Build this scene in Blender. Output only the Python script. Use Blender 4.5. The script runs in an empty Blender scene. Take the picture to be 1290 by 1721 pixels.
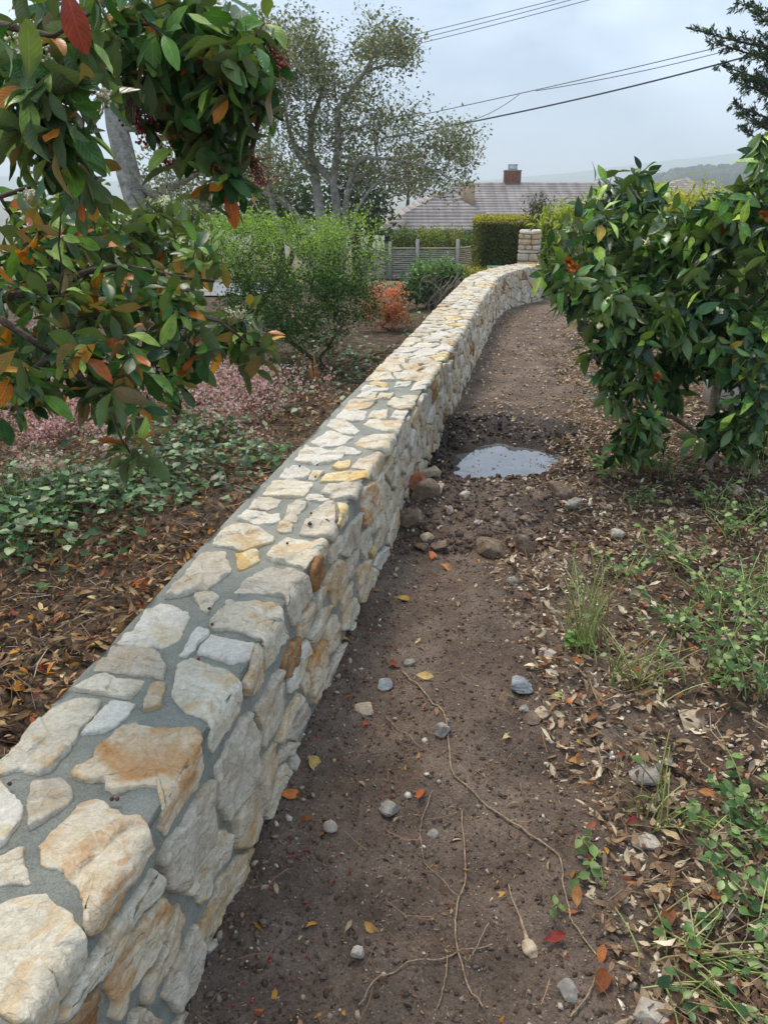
import bpy, bmesh, math, random
import numpy as np
from mathutils import Vector, Matrix

rng = np.random.default_rng(7)
random.seed(7)
SC = bpy.context.scene
COL = SC.collection
R = math.radians

# ------------------------------------------------------------------ camera, sky, sun, exposure
CAM_H, PITCH, FPX = 1.6, R(23.0), 1290.0
cd = bpy.data.cameras.new('camera')
cd.sensor_fit = 'HORIZONTAL'; cd.sensor_width = 36.0; cd.lens = 36.0
cd.clip_start = 0.02; cd.clip_end = 12000
cam = bpy.data.objects.new('camera', cd)
cam.location = (0, 0, CAM_H); cam.rotation_euler = (R(90) - PITCH, 0, 0)
COL.objects.link(cam); SC.camera = cam

SUN_EL, SUN_AZ = R(60), R(-30)          # azimuth measured from +Y towards +X
world = bpy.data.worlds.new('World'); SC.world = world
world.use_nodes = True
wt = world.node_tree; wt.nodes.clear()
def wn(t, **k):
    n = wt.nodes.new(t)
    for a, b in k.items(): setattr(n, a, b)
    return n
w_out = wn('ShaderNodeOutputWorld'); w_bg = wn('ShaderNodeBackground')
w_bg.inputs['Strength'].default_value = 0.1
w_sky = wn('ShaderNodeTexSky'); w_sky.sky_type = 'NISHITA'; w_sky.sun_disc = False
w_sky.sun_elevation = SUN_EL; w_sky.sun_rotation = SUN_AZ
w_tc = wn('ShaderNodeTexCoord'); w_map = wn('ShaderNodeMapping'); w_map.inputs['Scale'].default_value = (1.0, 1.0, 2.6)
w_no = wn('ShaderNodeTexNoise'); w_no.inputs['Scale'].default_value = 2.3; w_no.inputs['Detail'].default_value = 5; w_no.inputs['Roughness'].default_value = 0.5
w_no.inputs['Distortion'].default_value = 0.4
w_rp = wn('ShaderNodeValToRGB')
w_rp.color_ramp.elements[0].position = 0.40; w_rp.color_ramp.elements[0].color = (2.75, 3.55, 4.6, 1)
w_rp.color_ramp.elements[1].position = 0.59; w_rp.color_ramp.elements[1].color = (4.6, 5.45, 6.65, 1)
w_mx = wn('ShaderNodeMix'); w_mx.data_type = 'RGBA'; w_mx.inputs[0].default_value = 0.93
L = wt.links.new
L(w_tc.outputs['Generated'], w_map.inputs['Vector']); L(w_map.outputs[0], w_no.inputs['Vector'])
L(w_no.outputs['Fac'], w_rp.inputs['Fac'])
L(w_sky.outputs[0], w_mx.inputs[6]); L(w_rp.outputs[0], w_mx.inputs[7])
L(w_mx.outputs[2], w_bg.inputs['Color']); L(w_bg.outputs[0], w_out.inputs['Surface'])

sl = bpy.data.lights.new('sun', 'SUN'); sl.energy = 1.5; sl.angle = R(20); sl.color = (1.0, 0.89, 0.74)
sun = bpy.data.objects.new('sun', sl); COL.objects.link(sun)
sd = Vector((math.sin(SUN_AZ) * math.cos(SUN_EL), math.cos(SUN_AZ) * math.cos(SUN_EL), math.sin(SUN_EL)))
sun.rotation_euler = sd.to_track_quat('Z', 'Y').to_euler(); sun.location = (0, 0, 60)

vs = SC.view_settings
vs.view_transform = 'Standard'; vs.look = 'None'; vs.gamma = 1.0; vs.use_curve_mapping = False
vs.exposure = 0.95
SC.cycles.use_denoising = True
SC.cycles.max_bounces = 8; SC.cycles.transparent_max_bounces = 8; SC.cycles.volume_bounces = 2

# ------------------------------------------------------------------ helpers
def srgb(h):
    h = h.lstrip('#'); v = [int(h[i:i + 2], 16) / 255 for i in (0, 2, 4)]
    return np.array([x / 12.92 if x <= .04045 else ((x + .055) / 1.055) ** 2.4 for x in v])

def tag(o, label=None, cat=None, group=None, kind=None):
    if label: o['label'] = label
    if cat: o['category'] = cat
    if group: o['group'] = group
    if kind: o['kind'] = kind
    return o

def empty(name, loc=(0, 0, 0), rz=0.0):
    o = bpy.data.objects.new(name, None); o.empty_display_size = .1
    o.location = loc; o.rotation_euler = (0, 0, rz); COL.objects.link(o)
    return o

def link(name, me, parent=None, loc=None):
    o = bpy.data.objects.new(name, me); COL.objects.link(o)
    if loc is not None: o.location = loc
    if parent is not None: o.parent = parent
    return o

def cray(px, py):
    a = (px - 645) / FPX; b = (py - 860) / FPX
    return a, math.cos(PITCH) - b * math.sin(PITCH), math.sin(PITCH) + b * math.cos(PITCH)   # right, forward, down per unit depth

def at_depth(px, py, t):
    a, F, D = cray(px, py)
    return np.array([a * t, F * t, CAM_H - D * t])

def at_z(px, py, z=0.0):
    a, F, D = cray(px, py); t = (CAM_H - z) / D
    return np.array([a * t, F * t, z])

def at_ground(px, py):
    z = 0.0
    for _ in range(14):
        p = at_z(px, py, z); z = .5 * z + .5 * float(ground(p[0], p[1]))
    return p

def at_y(px, py, Y):
    a, F, D = cray(px, py); t = Y / F
    return np.array([a * t, Y, CAM_H - D * t])

def project(P):
    P = np.asarray(P, float); x, y, z = P[..., 0], P[..., 1], P[..., 2] - CAM_H
    d = y * math.cos(PITCH) - z * math.sin(PITCH); v = -y * math.sin(PITCH) - z * math.cos(PITCH)
    dd = np.where(np.abs(d) < 1e-6, 1e-6, d)
    return 645 + FPX * x / dd, 860 + FPX * v / dd, d

def hash2(ix, iy, seed):
    h = (ix.astype(np.int64) * 374761393 + iy.astype(np.int64) * 668265263 + seed * 974634777) & 0x7fffffff
    h = ((h ^ (h >> 13)) * 1274126177) & 0x7fffffff
    return ((h ^ (h >> 16)) & 0xffff) / 65535.0

def vnoise(x, y, seed=0):
    x = np.asarray(x, float); y = np.asarray(y, float)
    ix = np.floor(x); iy = np.floor(y); fx = x - ix; fy = y - iy
    fx = fx * fx * (3 - 2 * fx); fy = fy * fy * (3 - 2 * fy)
    a = hash2(ix, iy, seed); b = hash2(ix + 1, iy, seed); c = hash2(ix, iy + 1, seed); d = hash2(ix + 1, iy + 1, seed)
    return (a * (1 - fx) + b * fx) * (1 - fy) + (c * (1 - fx) + d * fx) * fy - .5

def fbm(x, y, seed=0, oct=4):
    s = 0; amp = 1.0
    for k in range(oct):
        s = s + amp * vnoise(x * 2 ** k + 17.3 * k, y * 2 ** k - 9.1 * k, seed + k); amp *= .5
    return s

def unit(v):
    v = np.asarray(v, float); n = np.linalg.norm(v, axis=-1, keepdims=True)
    return v / np.where(n < 1e-9, 1, n)

class Acc:
    """collects vertices, faces, uvs and colours, then links them as one mesh object"""
    def __init__(s): s.V = []; s.F = []; s.S = []; s.U = []; s.C = []; s.n = 0
    def add(s, V, F, UV=None, M=None, P=None, col=(1, 1, 1)):
        V = np.asarray(V, float); F = np.asarray(F, int); k = len(V)
        if M is None: M = np.eye(3)[None]
        if P is None: P = np.zeros((1, 3))
        N = len(P)
        W = np.einsum('nij,vj->nvi', M, V) + P[:, None, :]
        s.V.append(W.reshape(-1, 3))
        idx = (F[None] + (np.arange(N) * k)[:, None, None] + s.n).reshape(-1)
        s.F.append(idx); s.S.append(np.full(len(F) * N, F.shape[1]))
        uv = np.zeros((k, 2)) if UV is None else np.asarray(UV, float)
        s.U.append(np.tile(uv[F.reshape(-1)], (N, 1)))
        c = np.asarray(col, float)
        if c.ndim == 1: c = np.tile(c, (N, 1))
        s.C.append(np.repeat(c, k, axis=0)); s.n += N * k
    def tube(s, pts, rad, n=6, col=(1, 1, 1), cap=True):
        pts = np.asarray(pts, float); m = len(pts)
        if m < 2: return
        rad = np.full(m, rad) if np.isscalar(rad) else np.asarray(rad, float)
        tan = unit(np.gradient(pts, axis=0))
        ref = np.array([0, 0, 1.0]) if abs(tan[0][2]) < .9 else np.array([1.0, 0, 0])
        u = unit(np.cross(tan[0], ref)); ring = []
        an = np.arange(n) / n * 2 * math.pi
        for i in range(m):
            u = unit(u - tan[i] * np.dot(u, tan[i])); v = np.cross(tan[i], u)
            ring.append(pts[i] + rad[i] * (np.cos(an)[:, None] * u + np.sin(an)[:, None] * v))
        V = np.concatenate(ring); F = []
        for i in range(m - 1):
            for j in range(n):
                F.append((i * n + j, i * n + (j + 1) % n, (i + 1) * n + (j + 1) % n, (i + 1) * n + j))
        UV = np.stack([np.tile(np.arange(n) / n, m), np.repeat(np.arange(m), n) * .3], 1)
        s.add(V, np.array(F), UV, col=col)
        if cap and n == 4:
            s.add(ring[-1], np.array([[0, 1, 2, 3]]), col=col); s.add(ring[0], np.array([[3, 2, 1, 0]]), col=col)
        elif cap:
            for rr, o in ((ring[-1], 1), (ring[0], -1)):
                c = rr.mean(0); VV = np.vstack([rr, c]); FF = [(j, (j + 1) % n, n)[::o] for j in range(n)]
                s.add(VV, np.array(FF), col=col)
    def box(s, c, d, rot=None, col=(1, 1, 1)):
        x, y, z = np.array(d) / 2
        V = np.array([(-x, -y, -z), (x, -y, -z), (x, y, -z), (-x, y, -z), (-x, -y, z), (x, -y, z), (x, y, z), (-x, y, z)])
        F = np.array([(3, 2, 1, 0), (4, 5, 6, 7), (0, 1, 5, 4), (1, 2, 6, 5), (2, 3, 7, 6), (3, 0, 4, 7)])
        M = np.eye(3)[None] if rot is None else np.array(rot)[None]
        s.add(V, F, M=M, P=np.array([c], float), col=col)
    def mesh(s, name, mat, smooth=True):
        V = np.concatenate(s.V); I = np.concatenate(s.F).astype(np.int32); S = np.concatenate(s.S).astype(np.int32)
        me = bpy.data.meshes.new(name)
        me.vertices.add(len(V)); me.vertices.foreach_set('co', V.astype(np.float32).reshape(-1))
        me.loops.add(len(I)); me.loops.foreach_set('vertex_index', I)
        me.polygons.add(len(S)); st = np.concatenate([[0], np.cumsum(S)[:-1]]).astype(np.int32)
        me.polygons.foreach_set('loop_start', st); me.polygons.foreach_set('loop_total', S)
        if smooth: me.polygons.foreach_set('use_smooth', np.ones(len(S), bool))
        uv = me.uv_layers.new(name='UVMap'); uv.data.foreach_set('uv', np.concatenate(s.U).astype(np.float32).reshape(-1))
        ca = me.color_attributes.new('col', 'FLOAT_COLOR', 'POINT')
        C = np.concatenate(s.C); C = np.hstack([C, np.ones((len(C), 1))])
        ca.data.foreach_set('color', C.astype(np.float32).reshape(-1))
        me.update(calc_edges=True); me.validate()
        if mat: me.materials.append(mat)
        return me
    def build(s, name, mat, parent=None, smooth=True, kind=None):
        o = link(name, s.mesh(name, mat, smooth), parent)
        if kind: o['kind'] = kind
        return o

# ------------------------------------------------------------------ materials
class NT:
    def __init__(s, name):
        s.m = bpy.data.materials.new(name); s.m.use_nodes = True
        s.t = s.m.node_tree; s.t.nodes.clear()
        s.out = s.n('ShaderNodeOutputMaterial')
    def n(s, t, **k):
        n = s.t.nodes.new(t)
        for a, b in k.items(): setattr(n, a, b)
        return n
    def l(s, a, b): s.t.links.new(a, b)
    def noise(s, vec, scale, detail=4, rough=.55, dist=0.0):
        n = s.n('ShaderNodeTexNoise'); n.inputs['Scale'].default_value = scale; n.inputs['Detail'].default_value = detail
        n.inputs['Roughness'].default_value = rough; n.inputs['Distortion'].default_value = dist
        if vec is not None: s.l(vec, n.inputs['Vector'])
        return n.outputs['Fac']
    def ramp(s, fac, stops):
        r = s.n('ShaderNodeValToRGB'); e = r.color_ramp.elements
        while len(e) < len(stops): e.new(.5)
        for k, (p, c) in enumerate(stops):
            e[k].position = p; e[k].color = (*c, 1) if not np.isscalar(c) else (c, c, c, 1)
        s.l(fac, r.inputs['Fac']); return r.outputs['Color']
    def mix(s, fac, a, b, mode='MIX'):
        m = s.n('ShaderNodeMix'); m.data_type = 'RGBA'; m.blend_type = mode
        for v, i in ((fac, 0), (a, 6), (b, 7)):
            if hasattr(v, 'is_linked'): s.l(v, m.inputs[i])
            elif i == 0: m.inputs[0].default_value = v
            else: m.inputs[i].default_value = (*v, 1)
        return m.outputs[2]
    def math(s, op, a, b=None):
        m = s.n('ShaderNodeMath'); m.operation = op
        for v, i in ((a, 0), (b, 1)):
            if v is None: continue
            if hasattr(v, 'is_linked'): s.l(v, m.inputs[i])
            else: m.inputs[i].default_value = v
        return m.outputs[0]
    def bump(s, h, strength=.5, dist=.01, normal=None):
        b = s.n('ShaderNodeBump'); b.inputs['Strength'].default_value = strength; b.inputs['Distance'].default_value = dist
        s.l(h, b.inputs['Height'])
        if normal is not None: s.l(normal, b.inputs['Normal'])
        return b.outputs[0]
    def bsdf(s, col, rough=.8, normal=None, spec=.3, metal=0.0):
        p = s.n('ShaderNodeBsdfPrincipled')
        if hasattr(col, 'is_linked'): s.l(col, p.inputs['Base Color'])
        else: p.inputs['Base Color'].default_value = (*col, 1)
        if hasattr(rough, 'is_linked'): s.l(rough, p.inputs['Roughness'])
        else: p.inputs['Roughness'].default_value = rough
        p.inputs['Specular IOR Level'].default_value = spec; p.inputs['Metallic'].default_value = metal
        if normal is not None: s.l(normal, p.inputs['Normal'])
        return p.outputs[0]
    def done(s, sh): s.l(sh, s.out.inputs['Surface']); return s.m
    def obj(s): return s.n('ShaderNodeTexCoord').outputs['Object']
    def pos(s): return s.n('ShaderNodeNewGeometry').outputs['Position']
    def attr(s, name='col'):
        a = s.n('ShaderNodeAttribute'); a.attribute_name = name; return a.outputs['Color']
    def vecadd(s, a, b):
        v = s.n('ShaderNodeVectorMath'); v.operation = 'ADD'; s.l(a, v.inputs[0]); s.l(b, v.inputs[1]); return v.outputs[0]
    def scaled(s, vec, sc):
        m = s.n('ShaderNodeMapping'); m.inputs['Scale'].default_value = sc; s.l(vec, m.inputs['Vector']); return m.outputs[0]

def m_leaf(name, rough=.4, trans=.25, veins=True, back=None, spec=.35, vein_scale=26):
    t = NT(name); c = t.attr()
    geo = t.n('ShaderNodeNewGeometry')
    nz = t.noise(t.pos(), 38, 3); c = t.mix(1.0, c, t.ramp(nz, [(.3, .72), (.7, 1.22)]), 'MULTIPLY')
    c = t.mix(t.ramp(t.noise(t.pos(), 210, 3, .6), [(.60, 0.0), (.68, .5)]), c, t.mix(1.0, c, (.75, .5, .4), 'MULTIPLY'))
    c = t.mix(t.ramp(t.noise(t.pos(), 24, 3, .6, .6), [(.50, 0.0), (.70, .45)]), c, t.mix(1.0, c, (1.45, 1.2, .75), 'MULTIPLY'))
    nrm = None
    if veins:
        uvn = t.n('ShaderNodeUVMap'); sp = t.n('ShaderNodeSeparateXYZ'); t.l(uvn.outputs[0], sp.inputs[0])
        av = t.math('ABSOLUTE', t.math('SUBTRACT', sp.outputs[1], .5))
        ph = t.math('SINE', t.math('MULTIPLY', t.math('SUBTRACT', sp.outputs[0], t.math('MULTIPLY', av, .55)), vein_scale * 2.2))
        vein = t.math('POWER', t.math('MAXIMUM', ph, 0.0), 5.0)
        mid = t.math('LESS_THAN', av, .028)
        vv = t.math('MAXIMUM', t.math('MULTIPLY', vein, .42), t.math('MULTIPLY', mid, .75))
        c = t.mix(vv, c, t.mix(1.0, c, (1.7, 1.75, 1.5), 'MULTIPLY'))
        nrm = t.bump(t.math('SUBTRACT', 1.0, vv), .9, .002)
    if back is not None:
        c = t.mix(t.math('MULTIPLY', geo.outputs['Backfacing'], .72), c, back)
    b = t.bsdf(c, rough, nrm, spec)
    tr = t.n('ShaderNodeBsdfTranslucent'); t.l(t.mix(1.0, c, (1.2, 1.25, .5), 'MULTIPLY'), tr.inputs['Color'])
    ms = t.n('ShaderNodeMixShader'); ms.inputs[0].default_value = trans
    t.l(b, ms.inputs[1]); t.l(tr.outputs[0], ms.inputs[2])
    return t.done(ms.outputs[0])

def m_plain(name, col, rough=.8, nscale=20, var=.25, bump=.3, bdist=.004, spec=.3, metal=0.0, use_attr=False):
    t = NT(name); o = t.pos()
    base = t.attr() if use_attr else tuple(col)
    c = t.mix(1.0, base, t.ramp(t.noise(o, nscale, 6, .6), [(.3, 1 - var), (.7, 1 + var)]), 'MULTIPLY')
    return t.done(t.bsdf(c, rough, t.bump(t.noise(o, nscale * 3, 5, .65), bump, bdist), spec, metal))

def m_stone(name, ca, cb, cc, stain, stain_amt):
    t = NT(name)
    oi = t.n('ShaderNodeObjectInfo'); ge = t.n('ShaderNodeNewGeometry')
    r = t.math('ADD', oi.outputs['Random'], ge.outputs['Random Per Island'])
    cx = t.n('ShaderNodeCombineXYZ')
    for i, k in enumerate((37.0, 53.0, 91.0)): t.l(t.math('MULTIPLY', r, k), cx.inputs[i])
    v = t.vecadd(t.obj(), cx.outputs[0])
    n1 = t.noise(v, 11, 8, .68, .35)
    c = t.ramp(n1, [(.28, ca), (.5, cb), (.72, cc)])
    n2 = t.noise(t.scaled(v, (1.0, 1.0, 2.5)), 6.0, 5, .6, 1.2)
    st = t.ramp(n2, [(.56 - stain_amt * .2, 0.0), (.60 - stain_amt * .12, .5), (.74 - stain_amt * .1, .95)])
    c = t.mix(st, c, stain)
    fine = t.noise(v, 85, 5, .75)
    c = t.mix(1.0, c, t.ramp(fine, [(.32, .82), (.68, 1.14)]), 'MULTIPLY')
    vein = t.noise(t.scaled(v, (1.0, 1.6, .8)), 20, 3, .5, 2.5)
    crack = t.ramp(vein, [(.488, 1.0), (.5, .80), (.512, 1.0)])
    c = t.mix(1.0, c, crack, 'MULTIPLY')
    tint = t.ramp(r, [(0.0, .84), (1.0, 1.1)])
    c = t.mix(1.0, c, tint, 'MULTIPLY')
    h = t.math('ADD', t.math('MULTIPLY', t.noise(v, 42, 8, .7, .5), .6), t.math('MULTIPLY', t.noise(t.scaled(v, (1, 1, 3)), 15, 4, .6, 1.0), .8))
    stp = t.math('MULTIPLY', t.noise(t.scaled(v, (1.0, 1.3, 1.6)), 6.5, 4, .55, .5), 9.0)
    led = t.math('ADD', t.math('FLOOR', stp), t.math('POWER', t.math('FRACT', stp), 6.0))
    h2 = t.math('ADD', t.math('ADD', h, t.math('MULTIPLY', crack, .15)), t.math('MULTIPLY', led, .24))
    return t.done(t.bsdf(c, .82, t.bump(h2, 1.0, .012), .25))

S_ = srgb
STONE = {
    'C': m_stone('cream_stone', S_('#bdb099'), S_('#d3c8b1'), S_('#e0d7c4'), S_('#c9a673'), .25),
    'W': m_stone('pale_stone', S_('#c2b9a8'), S_('#d6cebf'), S_('#e0dacd'), S_('#cfbd98'), .15),
    'G': m_stone('grey_mauve_stone', S_('#a69984'), S_('#c6baa6'), S_('#d8cebd'), S_('#bda686'), .15),
    'T': m_stone('tan_stone', S_('#b6a48a'), S_('#cbb99d'), S_('#dccfb9'), S_('#be9a66'), .35),
    'O': m_stone('ochre_stone', S_('#c4a880'), S_('#d9c8ab'), S_('#e2d8c6'), S_('#bd8547'), .55),
    'B': m_stone('rust_stone', S_('#7d6248'), S_('#a58058'), S_('#c4aa86'), S_('#8f5c30'), .55),
    'Y': m_stone('yellow_stone', S_('#cdb27c'), S_('#dcc89a'), S_('#e6dab9'), S_('#cd9f54'), .4),
}
def m_mortar():
    t = NT('mortar'); o = t.pos()
    c = t.ramp(t.noise(o, 7, 6, .6), [(.3, S_('#92938a')), (.55, S_('#a6a79b')), (.75, S_('#b5b5a8'))])
    c = t.mix(1.0, c, t.ramp(t.noise(o, 190, 3, .7), [(.3, .74), (.7, 1.18)]), 'MULTIPLY')
    c = t.mix(t.ramp(t.noise(o, 16, 6, .7, .8), [(.52, 0.0), (.66, .55)]), c, S_('#b4b1a3'))
    c = t.mix(t.ramp(t.noise(o, 5, 5, .7, 1.5), [(.60, 0.0), (.70, .25)]), c, S_('#7d7d73'))
    h = t.math('ADD', t.noise(o, 240, 4, .7), t.math('MULTIPLY', t.noise(t.scaled(o, (1, 1, 1)), 28, 4, .6, 1.0), 1.2))
    return t.done(t.bsdf(c, .9, t.bump(h, .9, .009), .2))
MORTAR = m_mortar()

# ------------------------------------------------------------------ ground
PATH_R = [(-20, .8), (1.0, .60), (1.8, .80), (2.6, .84), (3.4, .92), (3.9, 1.08), (4.7, 1.38), (5.5, 1.62), (7, 1.95), (9, 2.45), (12, 3.4), (60, 5)]
def path_right(y): return np.interp(y, [p[0] for p in PATH_R], [p[1] for p in PATH_R])
RX = [(-.95, -1.2), (-.70, -.2), (-.62, .25), (-.475, .9), (-.36, 1.5), (-.255, 2.05), (-.16, 2.55), (-.06, 3.03), (.04, 3.5), (.262, 4.58), (.65, 6.42), (.945, 7.88), (1.195, 9.07), (1.46, 10.3), (1.67, 10.95), (1.98, 11.55), (2.42, 12.15)]
def wall_right(y): return np.interp(y, [p[1] for p in RX], [p[0] for p in RX])

def sstep(a, b, x):
    t = np.clip((x - a) / (b - a), 0, 1); return t * t * (3 - 2 * t)

PUD = (.77, 4.66)
def puddle_r(x, y):
    a = np.arctan2((y - PUD[1]) / .36, (x - PUD[0]) / .30)
    rr = np.hypot((x - PUD[0]) / .30, (y - PUD[1]) / .36)
    k = 1 + .16 * np.sin(a * 2 + .6) + .10 * np.sin(a * 3 + 2.0) + .07 * np.sin(5 * a) + .05 * np.sin(9 * a + 1) + .035 * np.sin(14 * a)
    return rr / k

def ground(x, y, fine=True):
    x = np.asarray(x, float); y = np.asarray(y, float)
    z = np.interp(y, [-1000, 11.5, 13, 16, 21, 27, 36, 50, 100, 400, 4000], [0, 0, -.05, -.25, -.7, -1.35, -2.5, -3.1, -6, -30, -34])
    near = 1 - sstep(14, 26, y)
    wr = wall_right(y); onpath = sstep(-.1, .15, x - wr) * (1 - sstep(-.1, .5, x - path_right(y)))
    left = 1 - sstep(-.7, -.3, x - wr)
    right = sstep(-.15, .5, x - path_right(y))
    z = z + near * (.05 * right + .03 * left * fbm(x * 1.1, y * 1.1, 3) * 2)
    z = z + near * .030 * fbm(x * 1.7, y * 1.7, 11, 3)
    g = lambda cx, cy, rx, ry: np.exp(-((x - cx) / rx) ** 2 - ((y - cy) / ry) ** 2)
    z = z + .135 * g(.46, 3.80, .42, .27) + .085 * g(.86, 3.74, .26, .22) + .05 * g(1.15, 4.3, .22, .35) + .055 * g(.75, 5.35, .5, .22)
    z = z - .035 * g(.45, 1.80, .13, .09) - .02 * g(.27, 1.42, .12, .1) - .02 * g(.62, 2.5, .2, .12) - .012 * g(.02, 1.5, .12, .2) + .015 * g(.25, 2.0, .2, .1)
    pr = puddle_r(x, y)
    z = np.where(pr < 1.9, z * sstep(.9, 1.9, pr) + (-.052) * (1 - sstep(.75, 1.45, pr)), z)
    if fine:
        nf = 1 - sstep(7, 12, y)
        z = z + nf * (.030 * fbm(x * 5.5, y * 5.5, 21, 3) + .018 * fbm(x * 17, y * 17, 31, 2) * (.4 + 1.2 * np.clip(.5 + fbm(x * 2.2, y * 2.2, 5, 2), 0, 1)))
        z = z + (pr < 1.7) * .022 * fbm(x * 11, y * 11, 77, 3)
        mud = np.exp(-((pr - 1.55) / .6) ** 2)
        z = z + mud * .04 * np.abs(fbm(x * 8, y * 8, 41, 3)) * (pr > 1.05)
    return z

def graded(lo, hi, step, far_lo, far_hi, g=1.16):
    a = list(np.arange(lo, hi, step)); s = step; v = hi
    while v < far_hi: a.append(v); s *= g; v += s
    a.append(far_hi); s = step; v = lo
    while v > far_lo: v -= s; s *= g; a.append(max(v, far_lo))
    return np.array(sorted(set(np.round(a, 4))))
gx = graded(-1.2, 2.3, .019, -3500, 3500); gy = graded(.5, 6.2, .019, -60, 4000, 1.06)
X, Y = np.meshgrid(gx, gy)
Z = ground(X, Y)
nx, ny = len(gx), len(gy)
idx = np.arange(nx * ny).reshape(ny, nx)
F = np.stack([idx[:-1, :-1], idx[:-1, 1:], idx[1:, 1:], idx[1:, :-1]], -1).reshape(-1, 4)
ga = Acc(); ga.add(np.stack([X, Y, Z], -1).reshape(-1, 3), F)
pr = puddle_r(X, Y)
wet = np.clip(1 - sstep(1.2, 2.7, np.minimum(pr, puddle_r(X - .04, Y - .42)) + .7 * fbm(X * 3, Y * 3, 51, 3)), 0, 1)
wr = wall_right(Y)
humus = np.clip((1 - sstep(-.5, -.38, X - wr)) + sstep(-.25, .35, X - path_right(Y) + .35 * fbm(X * 2.5, Y * 2.5, 61, 3)), 0, 1) * (1 - sstep(14, 20, Y))
far = sstep(12.5, 17, Y + 1.5 * fbm(X * .5, Y * .5, 71, 2))
ga.C = [np.stack([wet, humus, far], -1).reshape(-1, 3)]

def m_ground():
    t = NT('dirt_ground'); p = t.pos()
    sp = t.n('ShaderNodeSeparateColor'); t.l(t.attr(), sp.inputs[0]); wet, hum, far = sp.outputs
    n1 = t.noise(p, 3.2, 9, .72)
    dirt = t.ramp(n1, [(.32, S_('#5b4c42')), (.5, S_('#776659')), (.68, S_('#948273'))])
    gr = t.noise(p, 130, 6, .75)
    dirt = t.mix(1.0, dirt, t.ramp(gr, [(.3, .5), (.52, 1.0), (.72, 1.5)]), 'MULTIPLY')
    vo = t.n('ShaderNodeTexVoronoi'); vo.inputs['Scale'].default_value = 150; t.l(p, vo.inputs['Vector'])
    sc = t.n('ShaderNodeSeparateColor'); t.l(vo.outputs['Color'], sc.inputs[0])
    fl = t.math('MULTIPLY', t.math('GREATER_THAN', sc.outputs[0], .955), t.math('LESS_THAN', t.math('ADD', vo.outputs['Distance'], t.math('MULTIPLY', t.noise(p, 400, 2), .5)), .52))
    dirt = t.mix(fl, dirt, t.ramp(sc.outputs[1], [(0, S_('#8a7c6c')), (.7, S_('#9c8c78')), (1, S_('#bfb19c'))]))
    hm = t.ramp(t.noise(p, 9, 7, .7), [(.3, S_('#3a3029')), (.5, S_('#5c4b3c')), (.7, S_('#8a745c'))])
    hm = t.mix(1.0, hm, t.ramp(gr, [(.3, .55), (.7, 1.35)]), 'MULTIPLY')
    c = t.mix(hum, dirt, hm)
    fc = t.ramp(t.noise(p, .35, 5, .6), [(.3, S_('#5a5a3c')), (.7, S_('#7c7450'))])
    c = t.mix(far, c, fc)
    c = t.mix(wet, c, t.mix(1.0, c, (.27, .25, .25), 'MULTIPLY'))
    vo2 = t.n('ShaderNodeTexVoronoi'); vo2.inputs['Scale'].default_value = 46; t.l(p, vo2.inputs['Vector'])
    h = t.math('ADD', t.math('MULTIPLY', gr, .7), t.math('ADD', t.math('MULTIPLY', t.noise(p, 36, 6, .7), 1.1), t.math('MULTIPLY', vo2.outputs['Distance'], -.45)))
    rough = t.math('SUBTRACT', .95, t.math('MULTIPLY', wet, .5))
    return t.done(t.bsdf(c, rough, t.bump(h, 1.0, .012), .3))
g = ga.build('ground', m_ground()); tag(g, 'trodden dirt path between leaf strewn garden banks', kind='structure')

# puddle
def m_water():
    t = NT('puddle_water'); p = t.pos()
    c = t.ramp(t.noise(p, 11, 6, .65), [(.35, S_('#4c4c4b')), (.7, S_('#6d6e70'))])
    b = t.n('ShaderNodeBsdfPrincipled'); t.l(c, b.inputs['Base Color']); b.inputs['Roughness'].default_value = .03; b.inputs['IOR'].default_value = 2.5
    t.l(t.bump(t.noise(p, 16, 3, .5), .06, .004), b.inputs['Normal'])
    return t.done(b.outputs[0])
pa = Acc(); k = 72
ang = np.arange(k) / k * 2 * math.pi
def pr_edge(a, s):
    kk = 1 + .16 * np.sin(a * 2 + .6) + .10 * np.sin(a * 3 + 2.0) + .07 * np.sin(5 * a) + .05 * np.sin(9 * a + 1) + .035 * np.sin(14 * a)
    return np.stack([PUD[0] + .30 * kk * s * np.cos(a), PUD[1] + .36 * kk * s * np.sin(a), np.full_like(a, -.030)], -1)
pa.add(np.vstack([pr_edge(ang, 1.35), [[PUD[0], PUD[1], -.030]]]), np.array([(i, (i + 1) % k, k) for i in range(k)]))
pu = pa.build('puddle', m_water()); tag(pu, 'muddy rain puddle lying across the path', 'puddle', kind='structure')

# road behind the bushes on the left
ra = Acc(); rx_ = np.linspace(-40, -1.9, 60); ry_ = np.linspace(12.6, 17.0, 10)
XX, YY = np.meshgrid(rx_, ry_); ii = np.arange(600).reshape(10, 60)
ra.add(np.stack([XX, YY, ground(XX, YY, False) + .03], -1).reshape(-1, 3), np.stack([ii[:-1, :-1], ii[:-1, 1:], ii[1:, 1:], ii[1:, :-1]], -1).reshape(-1, 4))
tag(ra.build('road', m_plain('asphalt', S_('#8b8d90'), .9, 8, .12, .3)), 'grey asphalt road beyond the left bank', kind='structure')

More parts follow.
